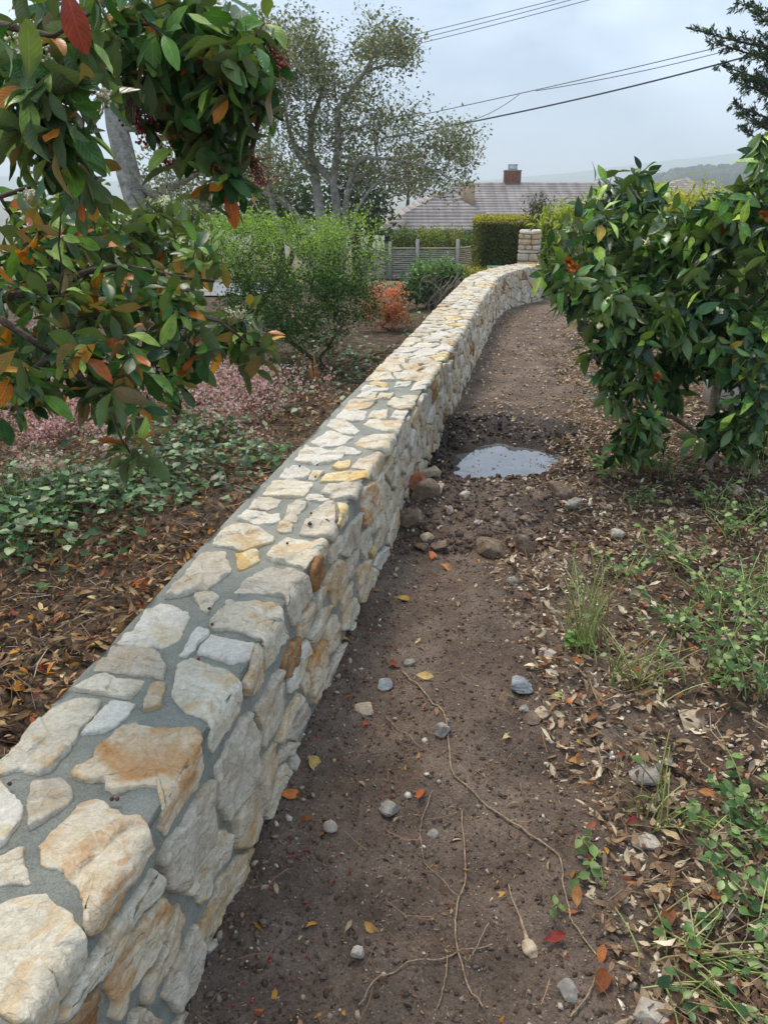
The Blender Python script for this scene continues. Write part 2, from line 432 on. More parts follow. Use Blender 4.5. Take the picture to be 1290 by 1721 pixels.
# ------------------------------------------------------------------ stone wall
WH, WW = .50, .39
ctrl = np.array(RX); dense = []
for i in range(len(ctrl) - 1):
    p0 = ctrl[max(i - 1, 0)]; p1 = ctrl[i]; p2 = ctrl[i + 1]; p3 = ctrl[min(i + 2, len(ctrl) - 1)]
    for q in np.linspace(0, 1, 12, endpoint=False):
        dense.append(.5 * ((2 * p1) + (-p0 + p2) * q + (2 * p0 - 5 * p1 + 4 * p2 - p3) * q * q + (-p0 + 3 * p1 - 3 * p2 + p3) * q ** 3))
dense.append(ctrl[-1]); dense = np.array(dense)
arc = np.concatenate([[0], np.cumsum(np.linalg.norm(np.diff(dense, axis=0), axis=1))]); SLEN = arc[-1]
dtan = unit(np.gradient(dense, axis=0))
for _ in range(6): dtan[1:-1] = unit(dtan[:-2] + dtan[1:-1] * 2 + dtan[2:])
def rail(s):
    s = np.asarray(s, float)
    p = np.stack([np.interp(s, arc, dense[:, k]) for k in (0, 1)], -1)
    t = unit(np.stack([np.interp(s, arc, dtan[:, k]) for k in (0, 1)], -1))
    return p, np.stack([-t[..., 1], t[..., 0]], -1)      # point, left normal
CR = .012
def wallP(s, t):
    s = np.asarray(s, float); t = np.asarray(t, float)
    p, nl = rail(s)
    q = CR * math.pi / 2
    wig = .008 * fbm(s * 1.3, np.zeros_like(s), 5, 3)
    lat = np.where(t < -CR, -t, 0.0); z = np.where(t > CR, WH - t, WH)
    a = np.clip((t + CR) / (2 * CR), 0, 1) * math.pi / 2
    incr = (t > -CR) & (t < CR)
    lat = np.where(incr, CR - CR * np.sin(a), lat); z = np.where(incr, WH - CR + CR * np.cos(a), z)
    nlat = np.where(t <= -CR, 0.0, np.where(t >= CR, -1.0, -np.sin(a))); nz = np.where(t <= -CR, 1.0, np.where(t >= CR, 0.0, np.cos(a)))
    over = t < -WW
    lat = np.where(over, WW, lat); z = np.where(over, WH - (-t - WW), z); nlat = np.where(over, 1.0, nlat); nz = np.where(over, 0.0, nz)
    bat = np.clip((WH - z), 0, None) * .03 * np.where(over, -1, 1)
    P = np.concatenate([p + nl * (lat - bat)[..., None], (z + wig)[..., None]], -1)
    N = np.concatenate([nl * nlat[..., None], nz[..., None]], -1)
    return P, unit(N)

def px_to_st(px, py):
    def lateral(q):
        d = dense - q[:2]; j = int(np.argmin((d ** 2).sum(1))); best = None
        for i in (j - 1, j):
            if 0 <= i < len(dense) - 1:
                e = dense[i + 1] - dense[i]; u = np.dot(q[:2] - dense[i], e) / np.dot(e, e)
                if i > 0: u = max(u, 0)
                u = min(u, 1); f = dense[i] + e * u; dd = np.linalg.norm(q[:2] - f)
                if best is None or dd < best[0]:
                    cr = e[0] * (q[1] - f[1]) - e[1] * (q[0] - f[0])
                    best = (dd, arc[i] + u * np.linalg.norm(e), math.copysign(dd, cr))
        return best[1], best[2]
    s, l = lateral(at_z(px, py, WH))
    if l >= 0: return s, -l
    lo, hi = -.3, WH
    for _ in range(30):
        mid = (lo + hi) / 2
        if lateral(at_z(px, py, mid))[1] < 0: hi = mid
        else: lo = mid
    s, l = lateral(at_z(px, py, lo)); return s, WH - lo

K = 320 / 1290
TR = [  # tile origin, stone kind, outline in the tile
 ((0,1400),'C',[(-260,240),(0,180),(155,100),(160,240),(205,330),(205,358),(0,362),(-260,380)]),
 ((0,1400),'C',[(-150,520),(0,480),(80,445),(200,430),(310,420),(400,490),(490,560),(530,650),(560,740),(550,860),(510,950),(430,1060),(340,1190),(300,1300),(100,1300),(0,1210),(-150,1150)]),
 ((0,1400),'O',[(270,90),(350,-10),(480,-118),(530,-198),(640,-228),(700,-218),(760,-158),(860,-118),(950,-108),(1000,10),(1005,90),(960,170),(900,300),(830,380),(800,480),(720,580),(650,660),(600,695),(570,660),(570,520),(550,400),(510,365),(435,330),(440,265),(330,240),(275,210)]),
 ((0,1400),'C',[(1000,245),(1038,290),(1020,360),(960,470),(870,590),(790,720),(700,840),(600,970),(500,1080),(420,1180),(370,1260),(325,1260),(380,1170),(480,1020),(560,890),(660,740),(720,640),(830,500),(930,370)]),
 ((0,1400),'O',[(1055,430),(1075,510),(1095,600),(1050,700),(1000,780),(960,870),(900,950),(830,1050),(780,1170),(740,1240),(700,1220),(740,1120),(690,1050),(675,1030),(720,920),(770,830),(830,700),(900,600),(980,500)]),
 ((0,1400),'T',[(1170,490),(1210,560),(1180,640),(1160,740),(1120,840),(1080,930),(1010,1020),(960,1110),(930,1145),(915,1135),(930,1050),(950,940),(1010,860),(1060,770),(1085,660),(1110,570)]),
 ((0,1400),'G',[(1288,607),(1240,680),(1195,780),(1150,830),(1100,970),(1055,1090),(1100,1130),(1150,1215),(1200,1110),(1260,970),(1285,850),(1298,720)]),
 ((0,1400),'B',[(605,1040),(612,1100),(600,1260),(590,1320),(400,1300),(500,1160)]),
 ((0,1400),'C',[(840,1195),(900,1185),(1010,1240),(1000,1330),(830,1330)]),
 ((160,1300),'G',[(770,40),(755,130),(750,280),(745,400),(740,460),(690,540),(610,650),(540,760),(490,792),(460,740),(445,680),(410,570),(450,490),(520,380),(580,330),(640,200),(710,100)]),
 ((160,1300),'C',[(830,380),(870,420),(878,490),(850,570),(790,650),(750,740),(720,830),(680,865),(640,820),(575,810),(600,730),(660,640),(700,540),(750,430)]),
 ((160,1300),'T',[(1015,490),(980,610),(930,720),(860,850),(800,960),(740,1090),(690,1200),(650,1260),(655,1120),(670,990),(720,920),(780,800),(790,720),(850,650),(910,560)]),
 ((240,1060),'G',[(690,550),(715,620),(733,690),(735,900),(700,1000),(640,1100),(580,1200),(530,1275),(510,1230),(480,1140),(475,1020),(465,930),(500,860),(560,750),(610,670),(640,600)]),
 ((240,1060),'T',[(850,750),(862,830),(855,950),(828,1040),(770,1200),(680,1395),(640,1450),(588,1455),(580,1390),(583,1250),(640,1130),(720,970),(780,860)]),
 ((240,1060),'C',[(915,880),(945,940),(900,1040),(870,1130),(830,1200),(800,1260),(770,1225),(800,1140),(840,1060),(860,950)]),
 ((240,1060),'G',[(905,255),(918,330),(920,450),(900,600),(840,690),(780,778),(770,700),(760,620),(735,520),(790,440),(830,370),(860,310)]),
 ((240,1060),'T',[(772,100),(785,200),(775,320),(740,390),(690,420),(670,350),(710,260),(735,190)]),
 ((240,1060),'W',[(460,20),(600,55),(755,80),(722,185),(640,200),(600,215),(480,185),(365,150),(400,80)]),
 ((240,1060),'C',[(320,200),(400,220),(480,265),(560,280),(620,320),(640,460),(640,530),(580,640),(500,760),(460,825),(440,780),(432,620),(380,575),(290,550),(240,490),(205,430),(220,330),(240,240)]),
 ((380,860),'C',[(-110,760),(-57,692),(3,615),(200,610),(340,630),(375,730),(410,840),(350,920),(300,1000),(250,1060),(245,960),(250,850),(130,820),(20,790),(-90,790)]),
 ((380,860),'G',[(45,550),(120,480),(200,420),(300,390),(450,390),(520,420),(550,460),(555,570),(500,680),(440,770),(425,730),(405,640),(400,570),(290,560),(150,555)]),
 ((380,860),'C',[(270,310),(320,240),(400,185),(520,190),(580,205),(680,215),(675,285),(650,325),(610,290),(560,350),(545,385),(480,370),(330,345)]),
 ((380,860),'B',[(607,300),(645,350),(630,440),(570,540),(558,440),(570,370)]),
 ((380,860),'Y',[(65,295),(140,275),(210,265),(225,335),(170,370),(85,400)]),
 ((150,940),'G',[(510,262),(560,200),(650,100),(740,0),(790,-50),(921,-52),(930,0),(965,70),(880,150),(800,205),(650,240)]),
 ((150,940),'C',[(710,250),(780,220),(830,222),(883,255),(830,300),(800,355),(760,335),(750,300)]),
 ((150,940),'W',[(480,295),(560,310),(600,335),(670,355),(675,400),(640,470),(600,540),(500,590),(400,605),(330,590),(190,575),(300,490),(340,420),(390,350)]),
 ((150,940),'G',[(160,600),(280,600),(400,610),(470,640),(510,690),(525,740),(500,805),(350,790),(200,770),(30,750),(50,700),(120,650)]),
 ((150,940),'T',[(430,815),(510,840),(490,990),(355,1028),(390,920),(405,860)]),
 ((150,940),'W',[(740,455),(815,470),(800,510),(740,560),(690,630),(650,660),(610,650),(640,590),(680,510)]),
 ((0,1130),'C',[(480,120),(560,60),(650,12),(760,30),(975,55),(940,120),(890,180),(700,145),(570,130)]),
 ((0,1130),'W',[(760,185),(920,210),(860,290),(800,345),(690,410),(555,418),(630,340),(690,260)]),
 ((0,1130),'C',[(430,200),(560,180),(690,200),(640,280),(560,380),(490,480),(420,560),(350,660),(240,700),(130,670),(0,710),(-60,720),(-100,690),(0,615),(110,490),(200,400),(330,270)]),
 ((0,1130),'O',[(620,580),(660,500),(750,430),(830,380),(930,370),(1050,385),(1180,395),(1297,383),(1352,408),(1352,498),(1367,648),(1317,778),(1227,898),(1150,1020),(1105,1110),(1070,1050),(1085,850),(1075,770),(1000,760),(900,780),(790,820),(725,790),(720,740),(600,740),(475,690),(520,640)]),
 ((0,1130),'G',[(220,740),(430,712),(490,810),(490,865),(400,940),(280,1020),(190,1065),(195,880)]),
 ((0,1130),'W',[(-200,760),(0,735),(100,830),(155,920),(140,1010),(60,1130),(0,1190),(-200,1240)]),
 ((340,740),'C',[(190,575),(290,567),(370,590),(490,650),(480,690),(350,730),(280,755),(170,725),(70,715),(110,660),(150,610)]),
 ((340,740),'W',[(235,540),(300,480),(440,500),(530,505),(520,550),(480,570),(350,570)]),
 ((340,740),'G',[(380,385),(450,385),(535,410),(510,450),(450,475),(310,475)]),
 ((340,740),'G',[(580,440),(640,415),(715,430),(690,475),(640,510),(640,560),(555,555)]),
 ((340,740),'T',[(515,580),(560,560),(612,580),(605,625),(530,632),(508,610)]),
 ((340,740),'G',[(650,640),(700,560),(760,480),(830,430),(890,420),(900,440),(905,500),(890,570),(905,630),(850,690),(815,658)]),
 ((340,740),'Y',[(915,425),(985,428),(985,500),(925,600),(905,570),(925,500)]),
 ((340,740),'C',[(480,275),(600,270),(750,285),(740,320),(700,375),(650,390),(500,385),(400,375)]),
 ((340,740),'W',[(700,405),(720,370),(780,375),(865,410),(800,420)]),
 ((340,740),'G',[(800,370),(850,300),(950,300),(1080,310),(1050,370),(1020,410),(900,405)]),
 ((340,740),'W',[(510,260),(560,210),(610,178),(720,195),(740,210),(700,260),(600,265)]),
 ((340,740),'C',[(715,265),(750,205),(830,215),(800,245),(765,270)]),
 ((340,740),'Y',[(795,290),(830,235),(1000,208),(1135,215),(1120,265),(1000,275),(900,285)]),
 ((340,740),'W',[(620,140),(690,50),(800,55),(960,95),(940,130),(870,155),(750,165)]),
 ((340,740),'Y',[(880,195),(920,150),(1010,145),(990,190),(940,205)]),
 ((340,740),'T',[(1010,185),(1060,130),(1190,95),(1220,130),(1200,200),(1150,275),(1135,210)]),
 ((340,740),'W',[(890,70),(960,40),(1080,80),(1040,105),(960,95)]),
 ((480,560),'W',[(170,745),(290,660),(460,710),(410,745),(340,770),(240,775)]),
 ((480,560),'W',[(280,630),(320,590),(400,600),(500,660),(460,690),(370,675)]),
 ((480,560),'C',[(465,755),(510,710),(600,680),(740,720),(700,800),(660,835),(600,795)]),
 ((480,560),'C',[(520,620),(560,595),(700,595),(790,605),(740,690),(650,660)]),
 ((480,560),'W',[(335,575),(390,535),(550,540),(530,590),(450,600)]),
 ((480,560),'C',[(550,580),(600,530),(695,525),(680,585)]),
 ((480,560),'W',[(705,585),(740,530),(830,530),(790,600)]),
 ((480,560),'T',[(380,530),(450,450),(620,455),(570,510),(480,530)]),
 ((480,560),'C',[(680,490),(730,450),(870,460),(850,525),(770,525)]),
 ((480,560),'W',[(470,445),(520,405),(625,410),(600,445)]),
 ((480,560),'C',[(610,455),(650,415),(740,415),(700,450)]),
 ((480,560),'C',[(770,440),(800,420),(905,425),(880,460)]),
 ((480,560),'W',[(500,400),(540,360),(700,375),(690,395)]),
 ((480,560),'Y',[(560,355),(600,320),(695,335),(680,365)]),
 ((480,560),'W',[(840,390),(880,335),(970,330),(940,390)]),
 ((480,560),'W',[(730,365),(760,325),(855,330),(830,360)]),
 ((240,1060),'B',[(1035,30),(1030,120),(1010,210),(970,290),(920,300),(915,240),(950,150),(990,70)]),
 ((240,1060),'W',[(1085,60),(1098,130),(1070,220),(1020,340),(960,415),(965,330),(1015,230),(1043,110)]),
 ((240,1060),'O',[(1190,60),(1218,150),(1215,280),(1190,380),(1110,490),(1092,400),(1085,300),(1085,230),(1130,130)]),
 ((240,1060),'T',[(1075,275),(1080,350),(1060,440),(1045,360)]),
 ((240,1060),'C',[(1010,420),(1035,450),(1005,540),(945,640),(890,740),(870,730),(910,620),(950,520)]),
 ((240,1060),'G',[(1060,480),(1090,530),(1070,620),(1000,740),(975,715),(940,720),(980,620),(1035,530)]),
 ((240,1060),'G',[(1000,745),(960,810),(880,890),(870,850),(900,780),(960,745)]),
 ((240,1060),'G',[(1290,130),(1290,250),(1230,350),(1195,410),(1222,310),(1245,220)]),
 ((380,860),'T',[(570,600),(560,690),(520,820),(475,885),(470,800),(490,720),(540,640)]),
 ((380,860),'C',[(640,500),(635,560),(580,670),(577,590),(600,540)]),
 ((380,860),'C',[(690,620),(680,680),(650,740),(590,860),(555,910),(535,850),(570,770),(620,660)]),
 ((380,860),'T',[(710,695),(740,780),(740,860),(690,930),(650,960),(642,860),(655,780),(680,720)]),
 ((380,860),'T',[(740,320),(770,340),(790,420),(780,500),(740,580),(700,640),(680,580),(645,500),(660,440),(710,350)]),
 ((380,860),'C',[(775,155),(770,240),(730,310),(690,345),(680,260),(700,220)]),
 ((380,860),'G',[(900,0),(880,120),(860,220),(800,300),(768,280),(785,160),(830,80)]),
 ((380,860),'G',[(870,245),(865,350),(840,430),(800,455),(790,350),(808,305)]),
 ((380,860),'G',[(940,80),(960,200),(940,260),(900,305),(888,240),(893,170)]),
 ((380,860),'T',[(945,320),(945,430),(930,520),(900,600),(875,610),(870,500),(862,400),(900,340)]),
 ((380,860),'G',[(1060,60),(1055,150),(1020,230),(992,265),(988,200),(1020,110)]),
 ((380,860),'W',[(1060,235),(1065,340),(1020,400),(975,360),(1000,290)]),
 ((380,860),'T',[(830,470),(825,560),(790,660),(750,680),(748,600),(790,510)]),
 ((380,860),'C',[(845,580),(855,640),(800,790),(762,790),(767,690),(810,620)]),
 ((380,860),'W',[(860,700),(850,770),(795,840),(802,800),(840,720)]),
 ((380,860),'C',[(1000,400),(970,520),(948,545),(952,450),(962,380)]),
 ((380,860),'Y',[(983,220),(985,270),(955,305),(948,270)]),
 ((380,860),'G',[(775,860),(760,940),(700,1070),(640,1190),(627,1200),(645,1130),(690,1000)]),
]
def pip(x, y, poly):
    ins = np.zeros(np.shape(x), bool); n = len(poly); j = n - 1
    for i in range(n):
        xi, yi = poly[i]; xj, yj = poly[j]
        c = ((yi > y) != (yj > y)) & (x < (xj - xi) * (y - yi) / ((yj - yi) if yj != yi else 1e-9) + xi)
        ins ^= c; j = i
    return ins
stones = []      # (polygon in s,t ; kind ; traced)
for (ox, oy), kind, poly in TR:
    st = np.array([px_to_st(ox + x * K, oy + y * K) for x, y in poly])
    cc_ = st.mean(0); rel = st - cc_; gq = .005 if cc_[1] > .03 else .002; st = cc_ + rel * (1 + gq / np.maximum(np.linalg.norm(rel, axis=1, keepdims=True), .02))
    st[:, 1] = np.clip(st[:, 1], -WW - .002, WH + .04)
    stones.append((st, kind, True))
KV = 1.3
warp = lambda t: np.where(t > 0, t * KV, t)
unwarp = lambda v: np.where(v > 0, v / KV, v)
dummy = []
for st, kind, _ in stones:
    w = np.stack([st[:, 0], warp(st[:, 1])], 1); lo, hi = w.min(0), w.max(0)
    gxx, gyy = np.meshgrid(np.arange(lo[0], hi[0], .018), np.arange(lo[1], hi[1], .018))
    m = pip(gxx, gyy, w); dummy += list(zip(gxx[m], gyy[m]))
dummy = np.array(dummy)
free = []
def s_lim(t):
    if t <= 0: return S_TOP
    return S_F0 + (S_F1 - S_F0) * min(t / WH, 1)
S_TOP = px_to_st(650, 640)[0]; S_F0 = px_to_st(601, 862)[0]; S_F1 = px_to_st(680, 862)[0]
S_BOT = px_to_st(20, 1600)[0]
vmin, vmax = -WW, WH * KV
row = vmin + .06; ri = 0
while row < vmax + .05:
    sp = .185 if row < 0 else .185
    s = .05 + (ri % 2) * sp * .5
    while s < SLEN - .02:
        ss = s + rng.uniform(-.055, .055); vv = row + rng.uniform(-.05, .05)
        t = float(unwarp(np.array(vv)))
        dd = ((dummy - (ss, vv)) ** 2).sum(1).min() ** .5
        if (ss > s_lim(t) and dd > .045) or (ss < S_BOT - .02 and dd > .06) or (t > .1 and dd > .085 and ss > S_BOT):
            free.append((ss, vv))
        s += sp * rng.uniform(.8, 1.25)
    row += .155 if row < -.02 else .128; ri += 1
free = np.array(free)
allp = np.vstack([free, dummy]); nfree = len(free)
def clip(poly, n, d):
    out = []; m = len(poly)
    for i in range(m):
        a = poly[i]; b = poly[(i + 1) % m]; da = a @ n - d; db = b @ n - d
        if da <= 0: out.append(a)
        if (da < 0 and db > 0) or (da > 0 and db < 0): out.append(a + (b - a) * da / (da - db))
    return out
def area(p): x, y = p[:, 0], p[:, 1]; return abs(np.dot(x, np.roll(y, -1)) - np.dot(y, np.roll(x, -1))) / 2
KINDS_T = list('CCCCWWWWGGTY'); KINDS_F = list('CCCCTTTTGGGGGGGGWWO') + ['B'] * (random.random() < 2)
for i in range(nfree):
    p = free[i]; d2 = ((allp - p) ** 2).sum(1); nb = np.argsort(d2)[1:70]
    poly = [p + np.array(c) * .22 for c in ((-1, -1), (1, -1), (1, 1), (-1, 1))]
    for j in nb:
        q = allp[j]; n = q - p; ln = np.linalg.norm(n)
        if ln > .5 or ln < 1e-6: continue
        n /= ln; jt = (.0065 if j < nfree else .009) + .005 * hash2(np.array(i), np.array(int(j)), 3)
        poly = clip(poly, n, (p + q) @ n / 2 - jt if j < nfree else q @ n - .009 - jt)
        if len(poly) < 3: break
    if len(poly) < 3: continue
    poly = clip(poly, np.array([0, -1.0]), WW - .003)
    if len(poly) >= 3: poly = clip(poly, np.array([0, 1.0]), (WH + .03) * KV)
    if len(poly) >= 3: poly = clip(poly, np.array([1.0, 0]), SLEN - .004)
    if len(poly) >= 3: poly = clip(poly, np.array([-1.0, 0]), -.004)
    if len(poly) < 3: continue
    poly = np.array(poly)
    if area(poly) < .0022: continue
    poly[:, 1] = unwarp(poly[:, 1])
    t = poly[:, 1].mean()
    stones.append((poly, random.choice(KINDS_T if t < .02 else KINDS_F), False))

def stone_mesh(poly, seed, res, rnd=True, trace=False):
    """irregular quarry stone over the unfolded wall surface: outline, then rings rising to a split face"""
    r = np.random.default_rng(seed)
    poly = np.asarray(poly, float)
    ax, ay = poly[:, 0], poly[:, 1]
    if np.dot(ax, np.roll(ay, -1)) - np.dot(ay, np.roll(ax, -1)) < 0: poly = poly[::-1]
    seg = np.linalg.norm(np.roll(poly, -1, 0) - poly, axis=1); per = seg.sum()
    n = int(np.clip(per / res, 12, 110)); cum = np.concatenate([[0], np.cumsum(seg)])
    q = np.arange(n) / n * per; pc = np.vstack([poly, poly[:1]])
    B = np.stack([np.interp(q, cum, pc[:, k]) for k in (0, 1)], 1)
    if rnd: B = .25 * np.roll(B, 1, 0) + .5 * B + .25 * np.roll(B, -1, 0)
    tn = unit(np.roll(B, -1, 0) - np.roll(B, 1, 0)); nr = np.stack([tn[:, 1], -tn[:, 0]], 1)
    B = B + nr * ((vnoise(q * 90, np.full(n, seed * 1.7), 3) * .006) + vnoise(q * 30, np.full(n, seed * .7), 4) * .007)[:, None]
    ctr = B.mean(0); size = math.sqrt(area(B))
    rings = [(1.0, -.012), (.995, .2), (.982, .72), (.958, .93), (.90, 1.0), (.80, 1.0), (.66, 1.0), (.50, 1.0), (.30, 1.0)]
    if size < .13: rings = [(1.0, -.012), (.992, .2), (.972, .72), (.935, .95), (.80, 1.0), (.58, 1.0), (.3, 1.0)]
    base_h = r.uniform(.006, .011) if ctr[1] < .02 else r.uniform(.008, .026 if not trace else .019)
    gxs, gys = r.uniform(-.05, .05, 2); sa = r.uniform(0, math.pi); led = r.uniform(.03, .06)
    ST = []; Hh = []
    for sc, hf in rings:
        p = ctr + (B - ctr) * sc
        if hf < 0: h = np.full(n, hf)
        else:
            d = p - ctr
            f = fbm(p[:, 0] * 16 + seed, p[:, 1] * 16, 7, 3)
            u = (d[:, 0] * math.cos(sa) + d[:, 1] * math.sin(sa)) / led + 1.6 * fbm(p[:, 0] * 9, p[:, 1] * 9 + seed, 9, 3)
            cleft = (np.floor(u) % 3 - 1) * (.0045 if size > .1 else .003)
            h = base_h * hf + hf * (f * .010 + cleft + d @ np.array([gxs, gys]))
            h = np.maximum(h, .001 + .003 * hf)
        ST.append(p); Hh.append(h)
    ST = np.vstack(ST + [ctr[None]]); Hh = np.concatenate(Hh + [[base_h]])
    P, N = wallP(ST[:, 0], ST[:, 1]); V = P + N * Hh[:, None]
    Fq = []
    for k in range(len(rings) - 1):
        for i in range(n):
            j = (i + 1) % n; Fq.append((k * n + i, k * n + j, (k + 1) * n + j, (k + 1) * n + i))
    k = len(rings) - 1; Ft = [(k * n + i, k * n + (i + 1) % n, len(V) - 1) for i in range(n)]
    return V, Fq, Ft

wall = empty('stone_wall', (0, 3, 0))
tag(wall, 'long low garden wall of mortared cream and grey stones', 'wall')
wc = np.array([0, 3.0, 0])
# mortar body
ma = Acc(); ss = np.concatenate([np.arange(0, 5.5, .025), np.arange(5.5, SLEN + .05, .06)]); ss[-1] = SLEN
ts = np.concatenate([np.linspace(WH + .14, CR * 1.2, 22), np.linspace(CR, -CR, 6), np.linspace(-CR * 1.2, -WW + .001, 18), np.linspace(-WW - .001, -WW - WH - .14, 8)])
SS, TT = np.meshgrid(ss, ts); P, N = wallP(SS, TT)
P = P + N * ((.006 * fbm(SS * 9, TT * 9, 13, 3) + .003 * fbm(SS * 34, TT * 34, 17, 2) - .001) - .005 * np.exp(-(TT / .03) ** 2))[..., None]
a, b = SS.shape; ii = np.arange(a * b).reshape(a, b)
ma.add(P.reshape(-1, 3) - wc, np.stack([ii[:-1, :-1], ii[:-1, 1:], ii[1:, 1:], ii[1:, :-1]], -1).reshape(-1, 4))
for e, o in ((0, 1), (b - 1, -1)):
    col_ = P[:, e] - wc; c = np.array([*col_[:, :2].mean(0), .2]); VV = np.vstack([col_, c[None]])
    ma.add(VV, np.array([(i, i + 1, a)[::o] for i in range(a - 1)]))
ma.build('mortar', MORTAR, wall)
def put_stone(me_name, V, Fq, Ft, mat, parent, ctr):
    me = bpy.data.meshes.new(me_name); me.from_pydata([tuple(v) for v in (V - ctr)], [], [tuple(f) for f in Fq + Ft])
    me.polygons.foreach_set('use_smooth', np.ones(len(me.polygons), bool)); me.materials.append(mat)
    bm = bmesh.new(); bm.from_mesh(me); bmesh.ops.recalc_face_normals(bm, faces=bm.faces); 
    bm.to_mesh(me); bm.free()
    return me
keyed = []
for n_, (poly, kind, traced) in enumerate(stones):
    P, N = wallP(poly[:, 0].mean(keepdims=True), poly[:, 1].mean(keepdims=True)); Pc = P[0]
    px, py, d = project(Pc); vis = (d > .3) and (-120 < px < 1400) and (-50 < py < 1850)
    view = np.array([0, 0, CAM_H]) - Pc; cosv = max(float(np.dot(unit(view), N[0])), .02)
    keyed.append((-(area(poly) * cosv / max(d, .2) ** 2 if vis else -1e3), n_))
keyed.sort()
rest = []
for rank, (kk, n_) in enumerate(keyed):
    poly, kind, traced = stones[n_]
    V, Fq, Ft = stone_mesh(poly, n_ + 1, .009 if traced else (.016 if rank < 299 else .03), False, traced)
    if rank < 299 and kk < 0:
        ctr = V.mean(0); me = put_stone('stone', V, Fq, Ft, STONE[kind], wall, ctr)
        link('stone', me, wall, ctr - wc)
    else: rest.append((V, Fq, Ft, kind))
# far stones and the stones of the hidden left face, joined
for (s0, t0) in [(s, t) for s in np.arange(.2, SLEN - .2, .27) for t in np.arange(-WW - .08, -WW - WH - .02, -.14)]:
    s1, t1 = s0 + rng.uniform(-.04, .04), t0 + rng.uniform(-.015, .015); w, h = rng.uniform(.09, .125), rng.uniform(.045, .06)
    an = np.arange(8) / 8 * 2 * math.pi + .2
    poly = np.stack([s1 + w * np.sign(np.cos(an)) * np.abs(np.cos(an)) ** .6, t1 + h * np.sign(np.sin(an)) * np.abs(np.sin(an)) ** .6], 1)
    rest.append((*stone_mesh(poly, int(s0 * 1000 + t0 * 77), .04), random.choice(KINDS_F)))
ks = list(STONE); V_, F_, mi, off = [], [], [], 0
for V, Fq, Ft, kind in rest:
    V_ += [tuple(v) for v in V - wc]; fs = [tuple(int(x) + off for x in f) for f in Fq + Ft]; F_ += fs; mi += [ks.index(kind)] * len(fs); off += len(V)
me = bpy.data.meshes.new('far_stones'); me.from_pydata(V_, [], F_)
for kx in ks: me.materials.append(STONE[kx])
me.polygons.foreach_set('material_index', np.array(mi, np.int32)); me.polygons.foreach_set('use_smooth', np.ones(len(me.polygons), bool))
bm = bmesh.new(); bm.from_mesh(me); bmesh.ops.recalc_face_normals(bm, faces=bm.faces); bm.to_mesh(me); bm.free()
fo = link('far_stones', me, wall); fo['kind'] = 'stuff'

#==REST==
# ------------------------------------------------------------------ stone pillar at the far end of the wall
def rock_mesh(name, dims, seed, mat, sub=3, rough=.16, facets=12, flat=True):
    r = np.random.default_rng(seed)
    bm = bmesh.new(); bmesh.ops.create_icosphere(bm, subdivisions=sub, radius=1.0)
    V = np.array([v.co[:] for v in bm.verts])
    for _ in range(facets):                                   # split faces
        n = unit(r.normal(size=3)); d = r.uniform(.5, .82)
        k = V @ n; V = V - np.maximum(k - d, 0)[:, None] * n
    f = fbm(V[:, 0] * 1.6 + seed * 3.1, V[:, 1] * 1.6 + V[:, 2] * 2.1, seed, 4)
    V = V * (1 + rough * f)[:, None] * (np.array(dims) / 2)
    for v, c in zip(bm.verts, V): v.co = c
    me = bpy.data.meshes.new(name); bm.to_mesh(me); bm.free()
    me.polygons.foreach_set('use_smooth', np.full(len(me.polygons), not flat)); me.materials.append(mat)
    return me

def block_mesh(name, dims, seed, mat):
    """roughly squared stone"""
    r = np.random.default_rng(seed); bm = bmesh.new(); bmesh.ops.create_cube(bm, size=2.0)
    bmesh.ops.subdivide_edges(bm, edges=bm.edges, cuts=4, use_grid_fill=True)
    V = np.array([v.co[:] for v in bm.verts]); q = np.abs(V) ** 5
    V = V / (q.sum(1) ** (1 / 5))[:, None] * 1.0
    f = fbm(V[:, 0] * 2.1 + seed * 2.7, V[:, 1] * 2.1 + V[:, 2] * 2.7 + seed, seed, 3)
    V = V * (1 + .22 * f)[:, None] * (np.array(dims) / 2)
    for v, c in zip(bm.verts, V): v.co = c
    me = bpy.data.meshes.new(name); bm.to_mesh(me); bm.free()
    me.polygons.foreach_set('use_smooth', np.ones(len(me.polygons), bool)); me.materials.append(mat)
    return me

PX, PY = at_y(889, 420, 12.75)[0], 12.75
pil = empty('stone_pillar', (PX, PY, 0), R(-14)); tag(pil, 'short square stone pillar rising at the far end of the garden wall', 'pillar')
a_ = Acc(); a_.box((0, 0, .36), (.25, .25, .98)); a_.build('mortar', MORTAR, pil, smooth=False)
rows = [(.0, .15, 2), (.15, .15, 2), (.30, .13, 2), (.43, .085, 1.5), (.515, .12, 2), (.635, .05, 1), (.685, .075, 3), (.76, .085, 2), (.845, .075, 3), (.915, .045, 1.5)]
sd_ = 0
for z0, hh, nn in rows:
    for (ax, sg) in ((0, -1), (0, 1), (1, -1), (1, 1)):
        nn_ = int(nn) if nn == int(nn) else (1 if sg < 0 else 2)
        cuts = np.concatenate([[-.15], np.sort(rng.uniform(-.05, .05, nn_ - 1)) + (np.arange(1, nn_) / nn_ - .5) * .3, [.15]])
        for q in range(nn_):
            w = cuts[q + 1] - cuts[q]; c = (cuts[q + 1] + cuts[q]) / 2; sd_ += 1
            loc = (c, sg * .125, z0 + hh / 2) if ax == 0 else (sg * .125, c, z0 + hh / 2)
            dm = (w - .006, .085, hh - .006) if ax == 0 else (.085, w - .006, hh - .006)
            link('stone', block_mesh('stone', dm, sd_, STONE[random.choice('CCTTGWY' if z0 > .3 else 'TTYTO')]), pil, loc)
for q, (xx, w) in enumerate(((-.085, .16), (.09, .14))):
    link('stone', block_mesh('stone', (w, .28, .05), 300 + q, STONE['W']), pil, (xx, 0, .955))

